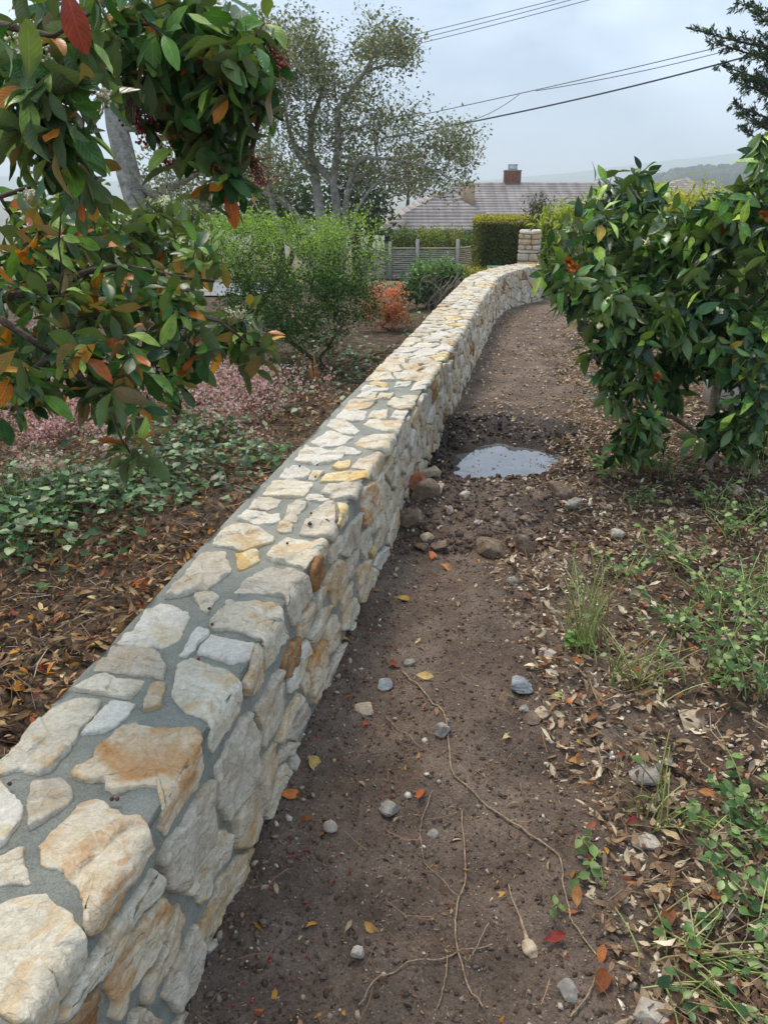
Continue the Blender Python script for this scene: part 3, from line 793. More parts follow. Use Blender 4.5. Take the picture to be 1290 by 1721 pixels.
# ------------------------------------------------------------------ house beyond the hedge
def m_rooftile():
    t = NT('roof_tile'); o = t.obj()
    c = t.ramp(t.noise(o, 1.1, 5, .6), [(.3, S_('#9b8e87')), (.55, S_('#aea199')), (.75, S_('#beb1a8'))])
    c = t.mix(1.0, c, t.ramp(t.noise(t.scaled(o, (3.4, .2, .2)), 1.0, 2, .5), [(.35, .82), (.65, 1.16)]), 'MULTIPLY')
    return t.done(t.bsdf(c, .85, t.bump(t.noise(o, 24, 4, .6), .5, .02), .2))
ROOF = m_rooftile()
GREENP = m_plain('dark_green_paint', S_('#33423d'), .7, 3, .12, .2)
house = empty('house', (6, 42, -2.9)); hc = np.array([6, 42, -2.9])
tag(house, 'low house with grey brown tiled hip roof and brick chimney behind the hedge', 'house')
def roof_plane(e0, e1, r0, r1, ncourse, parent, origin, th=.03):
    """tile courses between an eave line and a ridge line (same order of ends)"""
    e0, e1, r0, r1 = map(np.array, (e0, e1, r0, r1))
    up = unit(np.cross(e1 - e0, (r0 + r1) / 2 - (e0 + e1) / 2)); up = up if up[2] > 0 else -up
    for k in range(ncourse):
        u0, u1 = k / ncourse, (k + 1.06) / ncourse; u1 = min(u1, 1)
        A, B, C, D = e0 + (r0 - e0) * u0, e1 + (r1 - e1) * u0, e1 + (r1 - e1) * u1, e0 + (r0 - e0) * u1
        m = max(2, int(np.linalg.norm(B - A) / .33)); ac = Acc(); V = []
        for j in range(m + 1):
            w = j / m; lo = A + (B - A) * w; hi = D + (C - D) * w
            dz = rng.uniform(-.006, .006)
            V += [lo + up * (th + dz), hi + up * .008, lo + up * (-.005)]
        Fq = []
        for j in range(m):
            b0, b1 = j * 3, (j + 1) * 3
            Fq += [(b0, b1, b1 + 1, b0 + 1), (b0 + 2, b1 + 2, b1, b0)]
        ac.add(np.array(V) - origin, np.array(Fq)); ac.build('tile_course', ROOF, parent, smooth=False)
def ridge_caps(p, q, parent, origin, step=.34):
    p, q = np.array(p), np.array(q); n = max(2, int(np.linalg.norm(q - p) / step)); ac = Acc()
    for k in range(n):
        a, b = p + (q - p) * (k / n), p + (q - p) * ((k + 1.1) / n)
        ac.tube([a + (0, 0, .045), b + (0, 0, .02)], [.10, .085], 8)
    ac.build('ridge_cap', RIDGE, parent)
RIDGE = m_plain('ridge_tile', S_('#9a7f70'), .85, 4, .2, .3)
ZE, ZR = -.18, 1.80
m_e0, m_e1 = (1.2, 39.9, ZE), (15.6, 39.9, ZE)
m_r0, m_r1 = (4.1, 45, ZR), (13.0, 45, ZR)
roof = empty('roof', (0, 0, 0)); roof.parent = house; roof.location = (0, 0, 0)
roof_plane(m_e0, m_e1, m_r0, m_r1, 17, roof, hc)
roof_plane((15.6, 39.9, ZE), (15.6, 50.1, ZE), (13, 45, ZR), (13.0, 45.02, ZR), 12, roof, hc)
roof_plane((15.6, 50.1, ZE), (1.2, 50.1, ZE), (13, 45, ZR), (4.1, 45, ZR), 12, roof, hc)
roof_plane((1.2, 50.1, ZE), (1.2, 39.9, ZE), (4.1, 45.02, ZR), (4.1, 45, ZR), 12, roof, hc)
w0, w1, wa = (-.35, 36.0, ZE), (5.9, 36.0, ZE), (2.8, 38.9, 1.38)
roof_plane(w0, w1, wa, (2.82, 38.9, 1.38), 12, roof, hc)
roof_plane((-.35, 45, ZE), w0, (2.8, 44, 1.38), wa, 12, roof, hc)
roof_plane(w1, (5.9, 41, ZE), wa, (2.8, 43.9, 1.38), 12, roof, hc)
ridge_caps(m_r0, m_r1, roof, hc); ridge_caps(w0, wa, roof, hc); ridge_caps(w1, wa, roof, hc); ridge_caps(wa, (2.8, 43.9, 1.38), roof, hc)
ridge_caps(m_r1, m_e1, roof, hc); ridge_caps(m_r0, (1.2, 39.9, ZE), roof, hc)
ac = Acc()
ac.box(np.array([2.78, 39.6, -1.7]) - hc, (5.5, 6.6, 2.9)); ac.box(np.array([8.4, 45, -1.7]) - hc, (13.2, 9.2, 2.9))
ac.build('wall', GREENP, house, smooth=False)
ac = Acc()
for p, d in (((2.78, 35.98, ZE - .10), (6.3, .05, .19)), ((-.36, 40.5, ZE - .10), (.05, 9, .19)), ((5.92, 38.0, ZE - .10), (.05, 4, .19)), ((10.7, 39.88, ZE - .10), (9.6, .05, .19))):
    ac.box(np.array(p) - hc, d)
ac.build('gutter', m_plain('gutter_paint', S_('#39494a'), .5, 3, .1, .1), house, smooth=False)
ac = Acc(); ac.box(np.array([2.78, 38.2, ZE - .2]) - hc, (6.1, 4.3, .03)); ac.build('soffit', GREENP, house, smooth=False)
WF = m_plain('window_frame_paint', S_('#26302d'), .5, 3, .1, .1)
tg = NT('window_glass'); GLASS = tg.done(tg.bsdf(S_('#3b4648'), .06, None, .7))
for cx in (1.1, 3.7):
    fr = Acc()
    for p, d in (((cx, 36.27, -.62), (1.3, .06, .06)), ((cx, 36.27, -1.75), (1.3, .06, .06)), ((cx - .62, 36.27, -1.18), (.06, .06, 1.07)), ((cx + .62, 36.27, -1.18), (.06, .06, 1.07)), ((cx, 36.27, -1.18), (.05, .05, 1.07))):
        fr.box(np.array(p) - hc, d)
    fo_ = fr.build('window', WF, house, smooth=False)
    pn = Acc(); pn.box(np.array([cx, 36.285, -1.18]) - hc, (1.2, .02, 1.07)); pn.build('pane', GLASS, fo_, smooth=False)
# brick chimney
tb = NT('chimney_brick'); br = tb.n('ShaderNodeTexBrick'); tb.l(tb.scaled(tb.obj(), (1, 1, 1)), br.inputs['Vector'])
CH = at_y(860, 300, 45.0)[0]
BRK = m_plain('red_brick', S_('#8f6150'), .9, 9, .3, .4); 
ch = empty('chimney', np.array([CH, 45, 1.75]) - hc); ch.parent = roof
ac = Acc(); ac.box((0, 0, .12), (.82, .66, 1.0)); ac.build('mortar', m_plain('chimney_mortar', S_('#8d7468'), .9, 9, .2, .3), ch, smooth=False)
bmeshes = []
for k in range(3):
    a_ = Acc(); a_.box((0, 0, 0), (.205, .03, .062)); bmeshes.append(a_.mesh('brick', BRK, False))
for r_ in range(8):
    for q in range(4):
        for sg in (-1, 1):
            link('brick', bmeshes[(r_ + q) % 3], ch, (-.315 + q * .21 + (.0 if r_ % 2 else .0), sg * .335, .09 + r_ * .07))
    for q in range(3):
        for sg in (-1, 1):
            o = link('brick', bmeshes[(r_ + q) % 3], ch, (sg * .415, -.21 + q * .21, .09 + r_ * .07)); o.rotation_euler = (0, 0, R(90))
ac = Acc(); ac.box((0, 0, .635), (.9, .74, .05)); ac.build('crown', m_plain('chimney_cement', S_('#a39a90'), .9, 9, .2, .3), ch, smooth=False)
METAL = m_plain('galvanised_metal', S_('#9aa0a3'), .35, 6, .2, .1, metal=.8)
ac = Acc(); ac.box((0, 0, .92), (.46, .42, .03)); ac.box((0, 0, .69), (.44, .4, .06))
for sx in (-1, 1):
    for sy in (-1, 1): ac.box((sx * .2, sy * .18, .8), (.03, .03, .22))
for k in range(9): ac.box((-.18 + k * .045, -.19, .81), (.012, .012, .2)); ac.box((-.18 + k * .045, .19, .81), (.012, .012, .2))
ac.build('spark_arrestor', METAL, ch, smooth=False)
ac = Acc(); c_ = at_y(786, 314, 42.5); ac.box(np.array([c_[0], 42.4, 1.1]) - hc, (.62, .6, 1.1)); ac.box(np.array([c_[0], 42.4, 1.67]) - hc, (.68, .66, .05))
ac.build('roof_vent', m_plain('vent_stucco', S_('#b79f83'), .9, 5, .1, .2), roof, smooth=False)

# second roof farther right
h2 = empty('house', (24, 62, -4)); o2 = np.array([24, 62, -4.])
tag(h2, 'distant pale roofed house seen above the camellia bushes', 'house')
pk = at_y(1155, 298, 62); zz = pk[2]; ex0, ex1 = at_y(1105, 318, 58)[0], at_y(1225, 318, 58)[0]
rf2 = empty('roof'); rf2.parent = h2
ze2 = zz - 1.15
roof_plane((ex0 - 1, 58, ze2), (ex1 + 1, 58, ze2), (pk[0] - .02, 62, zz), (pk[0] + .02, 62, zz), 10, rf2, o2)
roof_plane((ex0 - 1, 66, ze2), (ex0 - 1, 58, ze2), (pk[0] - .02, 62.02, zz), (pk[0] - .02, 62, zz), 8, rf2, o2)
roof_plane((ex1 + 1, 58, ze2), (ex1 + 1, 66, ze2), (pk[0] + .02, 62, zz), (pk[0] + .02, 62.02, zz), 8, rf2, o2)
roof_plane((ex1 + 1, 66, ze2), (ex0 - 1, 66, ze2), (pk[0] + .02, 62, zz), (pk[0] - .02, 62, zz), 8, rf2, o2)
ac = Acc(); ac.box(np.array([(ex0 + ex1) / 2, 62, ze2 - 1.9]) - o2, (ex1 - ex0 + 1.4, 7.4, 3.7)); ac.build('wall', m_plain('cream_render', S_('#b8ab98'), .9, 2, .1, .1), h2, smooth=False)

# ------------------------------------------------------------------ fence
GREYW = m_plain('weathered_wood', S_('#a59f95'), .9, 14, .25, .5)
BAMB = m_plain('weathered_bamboo', S_('#b5a486'), .85, 14, .3, .4)
FY = 27.0; fx = [at_y(x, 430, FY)[0] for x in (612, 655, 701, 768, 812, 850)]
fence = empty('slat_fence', (fx[2], FY, -1.35)); fc_ = np.array([fx[2], FY, -1.35])
tag(fence, 'weathered slat fence with grey boards and bamboo in front of the dark house', 'fence')
for k, x in enumerate(fx):
    ac = Acc(); ac.box(np.array([x, FY - .05, -.74 + (.08 if k in (2, 3) else 0)]) - fc_, (.11, .09, 1.3)); ac.build('post', GREYW, fence, smooth=False)
for k in range(len(fx) - 1):
    mat = GREYW if k < 3 else BAMB; n = 15; dz = (0, 0, 0, .10, .0)[k]
    for j in range(n):
        z = -1.25 + j * (.92 / n) + (.03 if k > 2 else 0); ac = Acc()
        sag = rng.uniform(-.012, .012, 5)
        pts = [(fx[k] + (fx[k + 1] - fx[k]) * u, FY + (.015 if j % 2 else -.0), z + dz * u + sag[int(u * 4)]) for u in (0, .25, .5, .75, 1)]
        ac.tube(np.array(pts) - fc_, .024, 5); ac.build('slat', mat, fence)
    ac = Acc(); ac.box(np.array([(fx[k] + fx[k + 1]) / 2, FY, -.30 + dz / 2]) - fc_, (fx[k + 1] - fx[k], .07, .045), rot=Matrix.Rotation(-math.atan2(dz, fx[k + 1] - fx[k]), 3, 'Y')); ac.build('top_rail', BAMB, fence, smooth=False)

# ------------------------------------------------------------------ plant helpers
def leaf_tmpl(nseg=6, wid=.5, p=1.0, fold=.25, curl=.18, wave=0.0, petiole=.12, seed=0, tip=.8):
    us = np.linspace(0, 1, nseg + 1); V = []; U = []
    def row(x, w, u, z):
        for v in (-.5, 0, .5):
            V.append((x, w * 2 * v * .5, z + fold * abs(v) * w + wave * math.sin(u * 9 + v * 5 + seed) * w * (abs(v) > .1))); U.append((u, v + .5))
    if petiole: row(-petiole, .02, 0, 0)
    for u in us:
        w = wid * max(math.sin(math.pi * min(max(u, .012), .985) ** p), 0) ** tip
        row(u, w, u, -curl * u * u)
    V = np.array(V); n = len(V) // 3; F = []
    for i in range(n - 1):
        a = i * 3; F += [(a, a + 3, a + 4, a + 1), (a + 1, a + 4, a + 5, a + 2)]
    return V, np.array(F), np.array(U)
DIAMOND = (np.array([(0, 0, 0), (.45, .26, .06), (1, 0, -.06), (.45, -.26, .06)], float), np.array([(0, 2, 1), (0, 3, 2)]), np.array([(0, .5), (.5, 1), (1, .5), (.5, 0)]))
def frames(d, nrm, size, wscale=1.0):
    d = unit(d); z = unit(nrm - d * (nrm * d).sum(-1, keepdims=True)); y = np.cross(z, d)
    s = np.asarray(size, float).reshape(-1, 1)
    return np.stack([d * s, y * s * wscale, z * s], -1)
def rnd_unit(n): return unit(rng.normal(size=(n, 3)))
def pick_cols(cols, n, w=None, jit=.14):
    cols = np.array([srgb(c) for c in cols]); c = cols[rng.choice(len(cols), n, p=w)]
    return np.clip(c * (1 + rng.normal(0, jit, (n, 1))), .003, 1)

def grow(nodes, par, targets, seg=.12, jit=.18, sag=0.0):
    nodes = [np.array(n, float) for n in nodes]; par = list(par); tips = []
    root = nodes[0]; T = np.array(targets); T = T[np.argsort(((T - root) ** 2).sum(1))]
    arr = np.array(nodes)
    for tg_ in T:
        d = ((arr - tg_) ** 2).sum(1); j = int(np.argmin(d)); dist = math.sqrt(d[j]); n = max(1, int(dist / seg))
        a = arr[j]; off = rng.normal(0, jit * dist * .5, 3); new = []
        for q in range(1, n + 1):
            u = q / n; p_ = a + (tg_ - a) * u + off * math.sin(math.pi * u) * .7 + np.array([0, 0, -sag * dist * 4 * u * (1 - u)]) + rng.normal(0, .012 * seg / .1, 3) * (q < n)
            new.append(p_); par.append(j if q == 1 else len(nodes) + len(new) - 2)
        nodes += new; arr = np.vstack([arr, new]); tips.append(len(nodes) - 1)
    return nodes, par, tips
def pipe(nodes, par, r0, exp=.45, rmin=None):
    n = len(nodes); kids = [[] for _ in range(n)]
    for i in range(1, n):
        if par[i] >= 0: kids[par[i]].append(i)
    cnt = [0] * n
    for i in range(n - 1, -1, -1): cnt[i] = max(1, sum(cnt[k] for k in kids[i]))
    rad = r0 * np.array(cnt, float) ** exp
    if rmin is not None:
        for i, v in rmin.items(): rad[i] = max(rad[i], v)
    return rad, kids
def branch_tubes(acc, nodes, par, rad, kids, col=(1, 1, 1), big=8, only=None):
    n = len(nodes); done = [False] * n
    starts = [i for i in range(n) if par[i] < 0]
    stack = [(None, s) for s in starts]
    while stack:
        p_, i = stack.pop(); ch_ = [i] if p_ is None else [p_, i]; cur = i
        while kids[cur]:
            ks_ = sorted(kids[cur], key=lambda k: -rad[k]); stack += [(cur, k) for k in ks_[1:]]; cur = ks_[0]; ch_.append(cur)
        if len(ch_) < 2: continue
        rr = [rad[k] for k in ch_]
        if p_ is not None: rr[0] = min(rr[0], rr[1] * 1.15)
        mx = max(rr); acc.tube([nodes[k] for k in ch_], rr, big if mx > .02 else (5 if mx > .006 else 4), col)
def in_frame(P, m=80):
    px, py, d = project(P); return (d > .2) & (px > -m) & (px < 1290 + m) & (py > -m) & (py < 1721 + m)

def m_bark(name, a, b, c, scale=14):
    t = NT(name); o = t.pos()
    col = t.ramp(t.noise(o, scale, 7, .65, .4), [(.3, a), (.5, b), (.7, c)])
    w = t.noise(t.scaled(o, (1, 1, 4)), scale * 2.2, 4, .6)
    return t.done(t.bsdf(t.mix(1.0, col, t.ramp(w, [(.35, .75), (.65, 1.2)]), 'MULTIPLY'), .9, t.bump(w, .6, .01), .2))
OAKBARK = m_bark('lichen_bark', S_('#6f6b62'), S_('#99958b'), S_('#b9b5aa'), 9)
TWIG = m_bark('dark_twig', S_('#3d342c'), S_('#57493d'), S_('#77695a'), 30)
PALETWIG = m_bark('pale_twig', S_('#7d7263'), S_('#9c9080'), S_('#b8ad9d'), 30)
STEMG = m_plain('green_stem', S_('#8d9a55'), .6, 30, .25, .1, use_attr=True)
LEAFS = m_leaf('small_leaf', .5, .3, False, None, .3)
LEAFG = m_leaf('glossy_leaf', .24, .15, True, S_('#6f8448'), .55, 20)
LEAFC = m_leaf('veined_leaf', .33, .22, True, S_('#66754c'), .45, 26)
LEAFD = m_leaf('dry_leaf', .75, .12, True, None, .15, 18)

def cloud(acc, ctr, per, spread, size, cols, tm=DIAMOND, up=.4, out=None, flat=1.0, w=None, droop=0.0, wsc=1.0, top_cols=None, top=None):
    ctr = np.asarray(ctr); n = len(ctr) * per
    P = np.repeat(ctr, per, 0) + rng.normal(0, 1, (n, 3)) * np.array([spread, spread, spread * flat])
    d = rnd_unit(n) + np.array([0, 0, -droop]);
    if out is not None: d = d + unit(P - np.array(out)) * .5
    nn = rnd_unit(n) + np.array([0, 0, up * 2])
    C = pick_cols(cols, n, w)
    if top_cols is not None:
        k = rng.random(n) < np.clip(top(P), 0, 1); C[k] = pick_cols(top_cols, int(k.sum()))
    acc.add(tm[0], tm[1], tm[2], frames(d, nn, rng.uniform(size * .7, size * 1.25, n), wsc), P, C)

def ell(c, r, n, shell=.35):
    u = rnd_unit(n); k = rng.uniform(shell ** 3, 1, (n, 1)) ** (1 / 3)
    return np.array(c) + u * k * np.array(r)

# ------------------------------------------------------------------ round green bush on the left bank
def bush(name, label, cat, base, ells, nclump, per, spread, size, cols, top_cols=None, tz=None, r0=.0035, tm=DIAMOND, droop=0, stems=5, up=.4, mat=None, bark=None, crown='foliage', group=None, flat=1.0, wsc=1.0):
    b = np.array(base, float); o = empty(name, base); tag(o, label, cat, group)
    vol = np.array([np.prod(r) ** (2 / 3) for c, r in ells]); vol /= vol.sum()
    T = np.vstack([ell(c, r, max(3, int(nclump * v))) for (c, r), v in zip(ells, vol)])
    T[:, 2] = np.maximum(T[:, 2], b[2] + .06)
    nodes = [np.zeros(3)]; par = [-1]
    tl = T - b
    for k in range(stems):
        tgt = tl[rng.integers(len(tl))]; nodes.append(tgt * np.array([.45, .45, .3]) + rng.normal(0, .02, 3)); par.append(0)
    nodes, par, tips = grow(nodes, par, tl[rng.permutation(len(tl))[:min(len(tl), 260)]], .12, .2)
    rad, kids = pipe(nodes, par, r0); ac = Acc(); branch_tubes(ac, nodes, par, rad, kids); ac.build('branches', bark or TWIG, o)
    la = Acc(); z0, z1 = tl[:, 2].min(), tl[:, 2].max()
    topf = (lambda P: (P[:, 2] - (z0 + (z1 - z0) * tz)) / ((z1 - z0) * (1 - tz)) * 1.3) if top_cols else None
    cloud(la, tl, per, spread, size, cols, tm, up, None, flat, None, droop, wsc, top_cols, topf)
    la.build(crown, mat or LEAFS, o, kind='stuff')
    return o
B0 = at_z(535, 640, 0)
def pe(px, py, Y, rx, ry, dy):       # ellipsoid given by its picture position at distance Y
    c = at_y(px, py, Y); t = Y / cray(px, py)[1]
    return c, (rx * t / FPX, dy, ry * t / FPX)
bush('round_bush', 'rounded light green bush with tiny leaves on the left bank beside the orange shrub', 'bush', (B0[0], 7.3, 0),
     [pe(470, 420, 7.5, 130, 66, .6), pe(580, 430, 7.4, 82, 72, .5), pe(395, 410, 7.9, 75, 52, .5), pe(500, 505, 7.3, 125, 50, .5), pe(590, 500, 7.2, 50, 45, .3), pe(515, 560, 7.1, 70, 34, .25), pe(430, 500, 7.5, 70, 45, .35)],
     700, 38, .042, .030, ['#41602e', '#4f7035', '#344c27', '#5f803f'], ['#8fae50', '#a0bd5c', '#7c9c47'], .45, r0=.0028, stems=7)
bush('orange_shrub', 'small coral orange leaved shrub on bare soil left of the wall', 'shrub', (*at_z(655, 555, 0)[:2], 0),
     [pe(650, 505, 9.4, 42, 30, .25), pe(640, 530, 9.3, 34, 18, .2), pe(665, 530, 9.3, 26, 20, .2)], 110, 22, .035, .036,
     ['#b96a45', '#c98058', '#a9583c', '#8d7a3d'], ['#e08a70', '#df7d6a', '#e8a07a'], .4, r0=.002, up=.8)
bush('ivy_mound', 'dark green ivy mound heaped over dead stems at the bend of the wall', 'ivy mound', (*at_z(725, 512, 0)[:2], 0),
     [pe(725, 470, 11.2, 40, 38, .35), pe(700, 485, 11.0, 34, 26, .3), pe(760, 480, 11.3, 28, 26, .3)], 150, 14, .07, .075,
     ['#3f5f33', '#4d6e3c', '#34502c', '#5a7c45'], ['#74994f', '#689046'], .55, r0=.004, bark=PALETWIG, up=.8)
db = Acc()
for k in range(46):
    a = at_y(rng.uniform(715, 775), rng.uniform(455, 500), 10.9 + rng.uniform(-.15, .2)); n = 5
    d = np.array([rng.uniform(-.25, .15), rng.uniform(-.1, .1), -rng.uniform(.15, .45)])
    db.tube([a + d * u + np.array([.06 * math.sin(u * 3 + k), 0, .05 * math.sin(u * 3.1)]) for u in np.linspace(0, 1, n)], rng.uniform(.004, .008), 4)
o = db.build('dead_branches', PALETWIG); tag(o, 'heap of bare pale cut stems lying on the ivy mound', 'cut stems')
bush('low_yellow_shrub', 'low bright yellow green shrub between the ivy mound and green box', 'shrub', (*at_y(806, 470, 13.6)[:2], -.1),
     [pe(800, 460, 13.6, 26, 10, .3)], 40, 22, .05, .045, ['#b5ab3e', '#c9ba45', '#8f9a3c'], None, None, r0=.002, up=.9)
for k, (x, y, rx, ry, cl) in enumerate(((678, 402, 22, 18, ('#5f7340', '#74864a', '#8c9a5a')), (722, 398, 26, 18, ('#8b9a48', '#a3ad57', '#6c7f3e')), (765, 402, 24, 16, ('#7d8a4a', '#b0a860', '#687a40')), (800, 408, 18, 12, ('#6d8a44', '#85a04c', '#566f38')))):
    bush('background_shrub', ['grey green shrub behind the left bay of the slat fence', 'yellow green shrub behind the middle of the slat fence', 'olive yellow shrub behind the right fence post', 'fresh green shrub touching the clipped hedge behind the fence'][k], 'shrub',
         (*at_y(x, 420, 30)[:2], -1.75), [pe(x, y, 30, rx, ry, .5)], 60, 22, .11, .11, list(cl), None, None, r0=.006, up=.6, group='shrubs between the fence and the house')

# clipped hedge
hx0, hx1 = at_y(804, 400, 21)[0], at_y(897, 400, 21)[0]; hz1 = at_y(850, 366, 21)[2]; hz0 = -.75
hed = empty('clipped_hedge', ((hx0 + hx1) / 2, 21.6, hz0)); hcn = np.array([(hx0 + hx1) / 2, 21.6, hz0])
tag(hed, 'square clipped hedge with yellow new growth on top beside the stone pillar', 'hedge')
hw, hh, hd = (hx1 - hx0), hz1 - hz0, 1.3
ac = Acc(); ac.box((0, 0, hh / 2 - .06), (hw - .2, hd - .2, hh - .16)); ac.build('inner_growth', m_plain('hedge_inner', S_('#3a3c28'), .95, 14, .4, .8), hed, smooth=False)
n = 15000; P = rng.uniform(-.5, .5, (n, 3)) * np.array([hw, hd, hh]); f = rng.integers(0, 5, n); dep = np.abs(rng.normal(0, .06, n)) - .045
for ax, sg, code in ((0, -1, 0), (0, 1, 1), (1, -1, 2), (1, -1, 3), (2, 1, 4)):
    k = f == code; P[k, ax] = sg * (np.array([hw, hd, hh])[ax] / 2 - dep[k])
bul = .05 * fbm(P[:, 0] * 2, P[:, 2] * 2 + P[:, 1], 3, 3); P[:, 1] -= bul; P[:, 0] += bul * .6
P[:, 2] += hh / 2
la = Acc(); C = pick_cols(['#5f6a2f', '#6f7a35', '#4f5c2c', '#7d7f40'], n); k = rng.random(n) < sstep(hh - .22, hh - .02, P[:, 2]) * .85; C[k] = pick_cols(['#c0b53f', '#a9ad3d', '#cfc24e'], int(k.sum()))
la.add(*DIAMOND, frames(rnd_unit(n), rnd_unit(n) + (0, 0, .6), rng.uniform(.04, .075, n)), P, C); la.build('foliage', LEAFS, hed, kind='stuff')

LONGL = leaf_tmpl(3, .34, .85, .2, .25, petiole=0)
bush('drooping_leaf_shrub', 'tall yellow green shrub with drooping narrow leaves beyond the wall end', 'shrub', (*at_z(955, 500, 0)[:2], 0),
     [pe(955, 386, 14, 48, 42, .6), pe(985, 368, 14.4, 40, 28, .6), pe(935, 440, 13.4, 32, 55, .4), pe(960, 470, 13.3, 40, 50, .5)], 360, 18, .085, .12,
     ['#5d7436', '#6c843b', '#4a5f30', '#7d9242'], ['#a9b548', '#b9bf50', '#93a743'], .5, r0=.005, tm=LONGL, droop=.7, up=.6)
bush('twiggy_shrub', 'dark olive twiggy shrub between the clipped hedge and drooping shrub', 'shrub', (*at_y(920, 470, 17)[:2], -.35),
     [pe(922, 380, 17, 30, 40, .5), pe(900, 350, 17, 14, 20, .3)], 120, 13, .10, .07, ['#4e5638', '#5f6745', '#6b6a48'], None, None, r0=.005)
bush('yellow_green_shrub', 'broad yellow green shrub showing over the middle of the camellia', 'shrub', (4.9, 13.0, -.1),
     [pe(1090, 355, 13, 90, 36, .7), pe(1180, 350, 12.6, 70, 34, .7), pe(1120, 400, 12.5, 110, 40, .7), pe(1110, 450, 12.6, 90, 40, .6)], 330, 16, .10, .11,
     ['#74883a', '#8a9a43', '#5c7034'], ['#b9bd50', '#a9b249', '#c9c65d'], .45, r0=.005, tm=LONGL, droop=.5, up=.6)

# ------------------------------------------------------------------ trees
def limb(nodes, par, rmin, pts, Y, attach=-1, r0=.08, r1=.03, dy=.0):
    last = attach
    for k, (x, y) in enumerate(pts):
        yy = Y + dy * k / max(len(pts) - 1, 1); nodes.append(at_y(x, y, yy)); par.append(last); last = len(nodes) - 1
        rmin[last] = r0 + (r1 - r0) * k / max(len(pts) - 1, 1)
    return last
def Zp(pts): return [(400 + x / 3.071, 20 + y / 3.071) for x, y in pts]
def tree(name, label, base, limbs, blobs, r0, cols, per, spread, size, barkm, tm=DIAMOND, group=None, top_cols=None, cat='tree', up=.4, seg=.35, jit=.22, mat=None, ntube=8, gauss=False):
    base = np.array(base, float); o = empty(name, base); tag(o, label, cat, group)
    nodes = [base.copy()]; par = [-1]; rmin = {0: .2}; first = {}
    for key, frm, pts, Y, ra, rb, dy in limbs:
        at_ = 0 if frm is None else first[frm[0]] + frm[1]
        first[key] = len(nodes); limb(nodes, par, rmin, pts, Y, at_, ra, rb, dy)
    T = np.vstack([np.stack([at_y(x, y, yy) for x, y, yy in zip(cx + rx * a[:, 0], cy + ry * a[:, 1], Y + dy * a[:, 2])]) for cx, cy, rx, ry, Y, dy, n in blobs for a in [rng.normal(0, .52, (n, 3)) if cat == 'tree' and gauss else ell((0, 0, 0), (1, 1, 1), n, .2)]])
    nodes, par, tips = grow(nodes, par, T, seg, jit)
    rad, kids = pipe(nodes, par, r0, .42, rmin)
    loc = [p - base for p in nodes]
    ac = Acc(); branch_tubes(ac, loc, par, rad, kids, big=ntube); ac.build('trunk', barkm, o)
    la = Acc(); cloud(la, T - base, per, spread, size, cols, tm, up, top_cols=top_cols, top=(lambda P: rng.random(len(P)) * .5) if top_cols else None)
    la.build('crown', mat or LEAFS, o, kind='stuff')
    return o
Yo = 16.0
ob = at_y(560, 420, Yo); ob[2] = ground(ob[0], Yo, False) - .1
def zb(x, y, rx, ry, n, Y=Yo, dy=.9): return (400 + x / 3.071, 20 + y / 3.071, rx / 3.071, ry / 3.071, Y, dy, n)
tree('oak_tree', 'open crowned pale barked oak with several leaning stems behind the round bush', ob,
     [('a', None, Zp([(440, 1150), (420, 1010), (400, 850), (372, 700), (380, 560), (430, 420), (400, 300)]), Yo, 0.105, 0.030, .4),
      ('b', None, Zp([(500, 1150), (510, 1020), (490, 880), (515, 700), (512, 500), (560, 440), (650, 310), (690, 240), (750, 130)]), Yo, 0.093, 0.018, -.4),
      ('c', ('a', 2), Zp([(300, 720), (255, 580), (230, 400)]), Yo, 0.056, 0.018, .7),
      ('d', None, Zp([(550, 1150), (555, 980), (575, 880), (605, 785), (660, 748), (770, 757), (960, 790), (1090, 850)]), Yo, 0.062, 0.015, -.7),
      ('e', ('d', 2), Zp([(640, 850), (720, 770), (700, 620), (800, 540), (930, 520)]), Yo, 0.037, 0.009, .3),
      ('f', None, Zp([(590, 1150), (610, 1020), (690, 900), (790, 842), (900, 880)]), Yo - .4, 0.037, 0.009, -.3),
      ('g', None, Zp([(230, 1150), (185, 1040), (158, 850), (160, 650), (200, 480)]), Yo + .5, 0.074, 0.024, .2),
      ('h', None, Zp([(360, 1150), (290, 1030), (195, 950), (130, 930)]), Yo + .5, 0.062, 0.030, .2),
      ('i', ('b', 2), Zp([(440, 820), (390, 760), (300, 690)]), Yo, 0.074, 0.030, .2),
      ('j', ('b', 4), Zp([(560, 560), (620, 540), (680, 460)]), Yo, 0.019, 0.007, .2),
      ('k', ('b', 6), Zp([(760, 270), (840, 280), (870, 220)]), Yo, 0.019, 0.007, -.2)],
     [zb(750, 150, 145, 110, 180), zb(850, 200, 60, 90, 64), zb(650, 200, 60, 60, 26), zb(330, 180, 130, 150, 199), zb(130, 90, 110, 80, 95), zb(200, 300, 170, 120, 171), zb(400, 300, 90, 110, 76),
      zb(560, 400, 170, 120, 150), zb(250, 420, 200, 160, 130), zb(620, 640, 260, 140, 120), zb(300, 760, 240, 160, 110), zb(760, 560, 230, 110, 117), zb(1050, 690, 190, 130, 180), zb(1170, 720, 80, 120, 49), zb(1010, 860, 170, 80, 60), zb(300, 560, 230, 180, 114), zb(150, 800, 170, 170, 95), zb(720, 800, 210, 130, 87), zb(1060, 930, 110, 50, 12), zb(480, 640, 150, 150, 49)],
     .0034, ['#6f775a', '#818868', '#596348', '#93987b'], 10, .11, .072, OAKBARK, top_cols=['#a3a788', '#7d7450'], seg=.3, gauss=True)
Y2 = 11.0
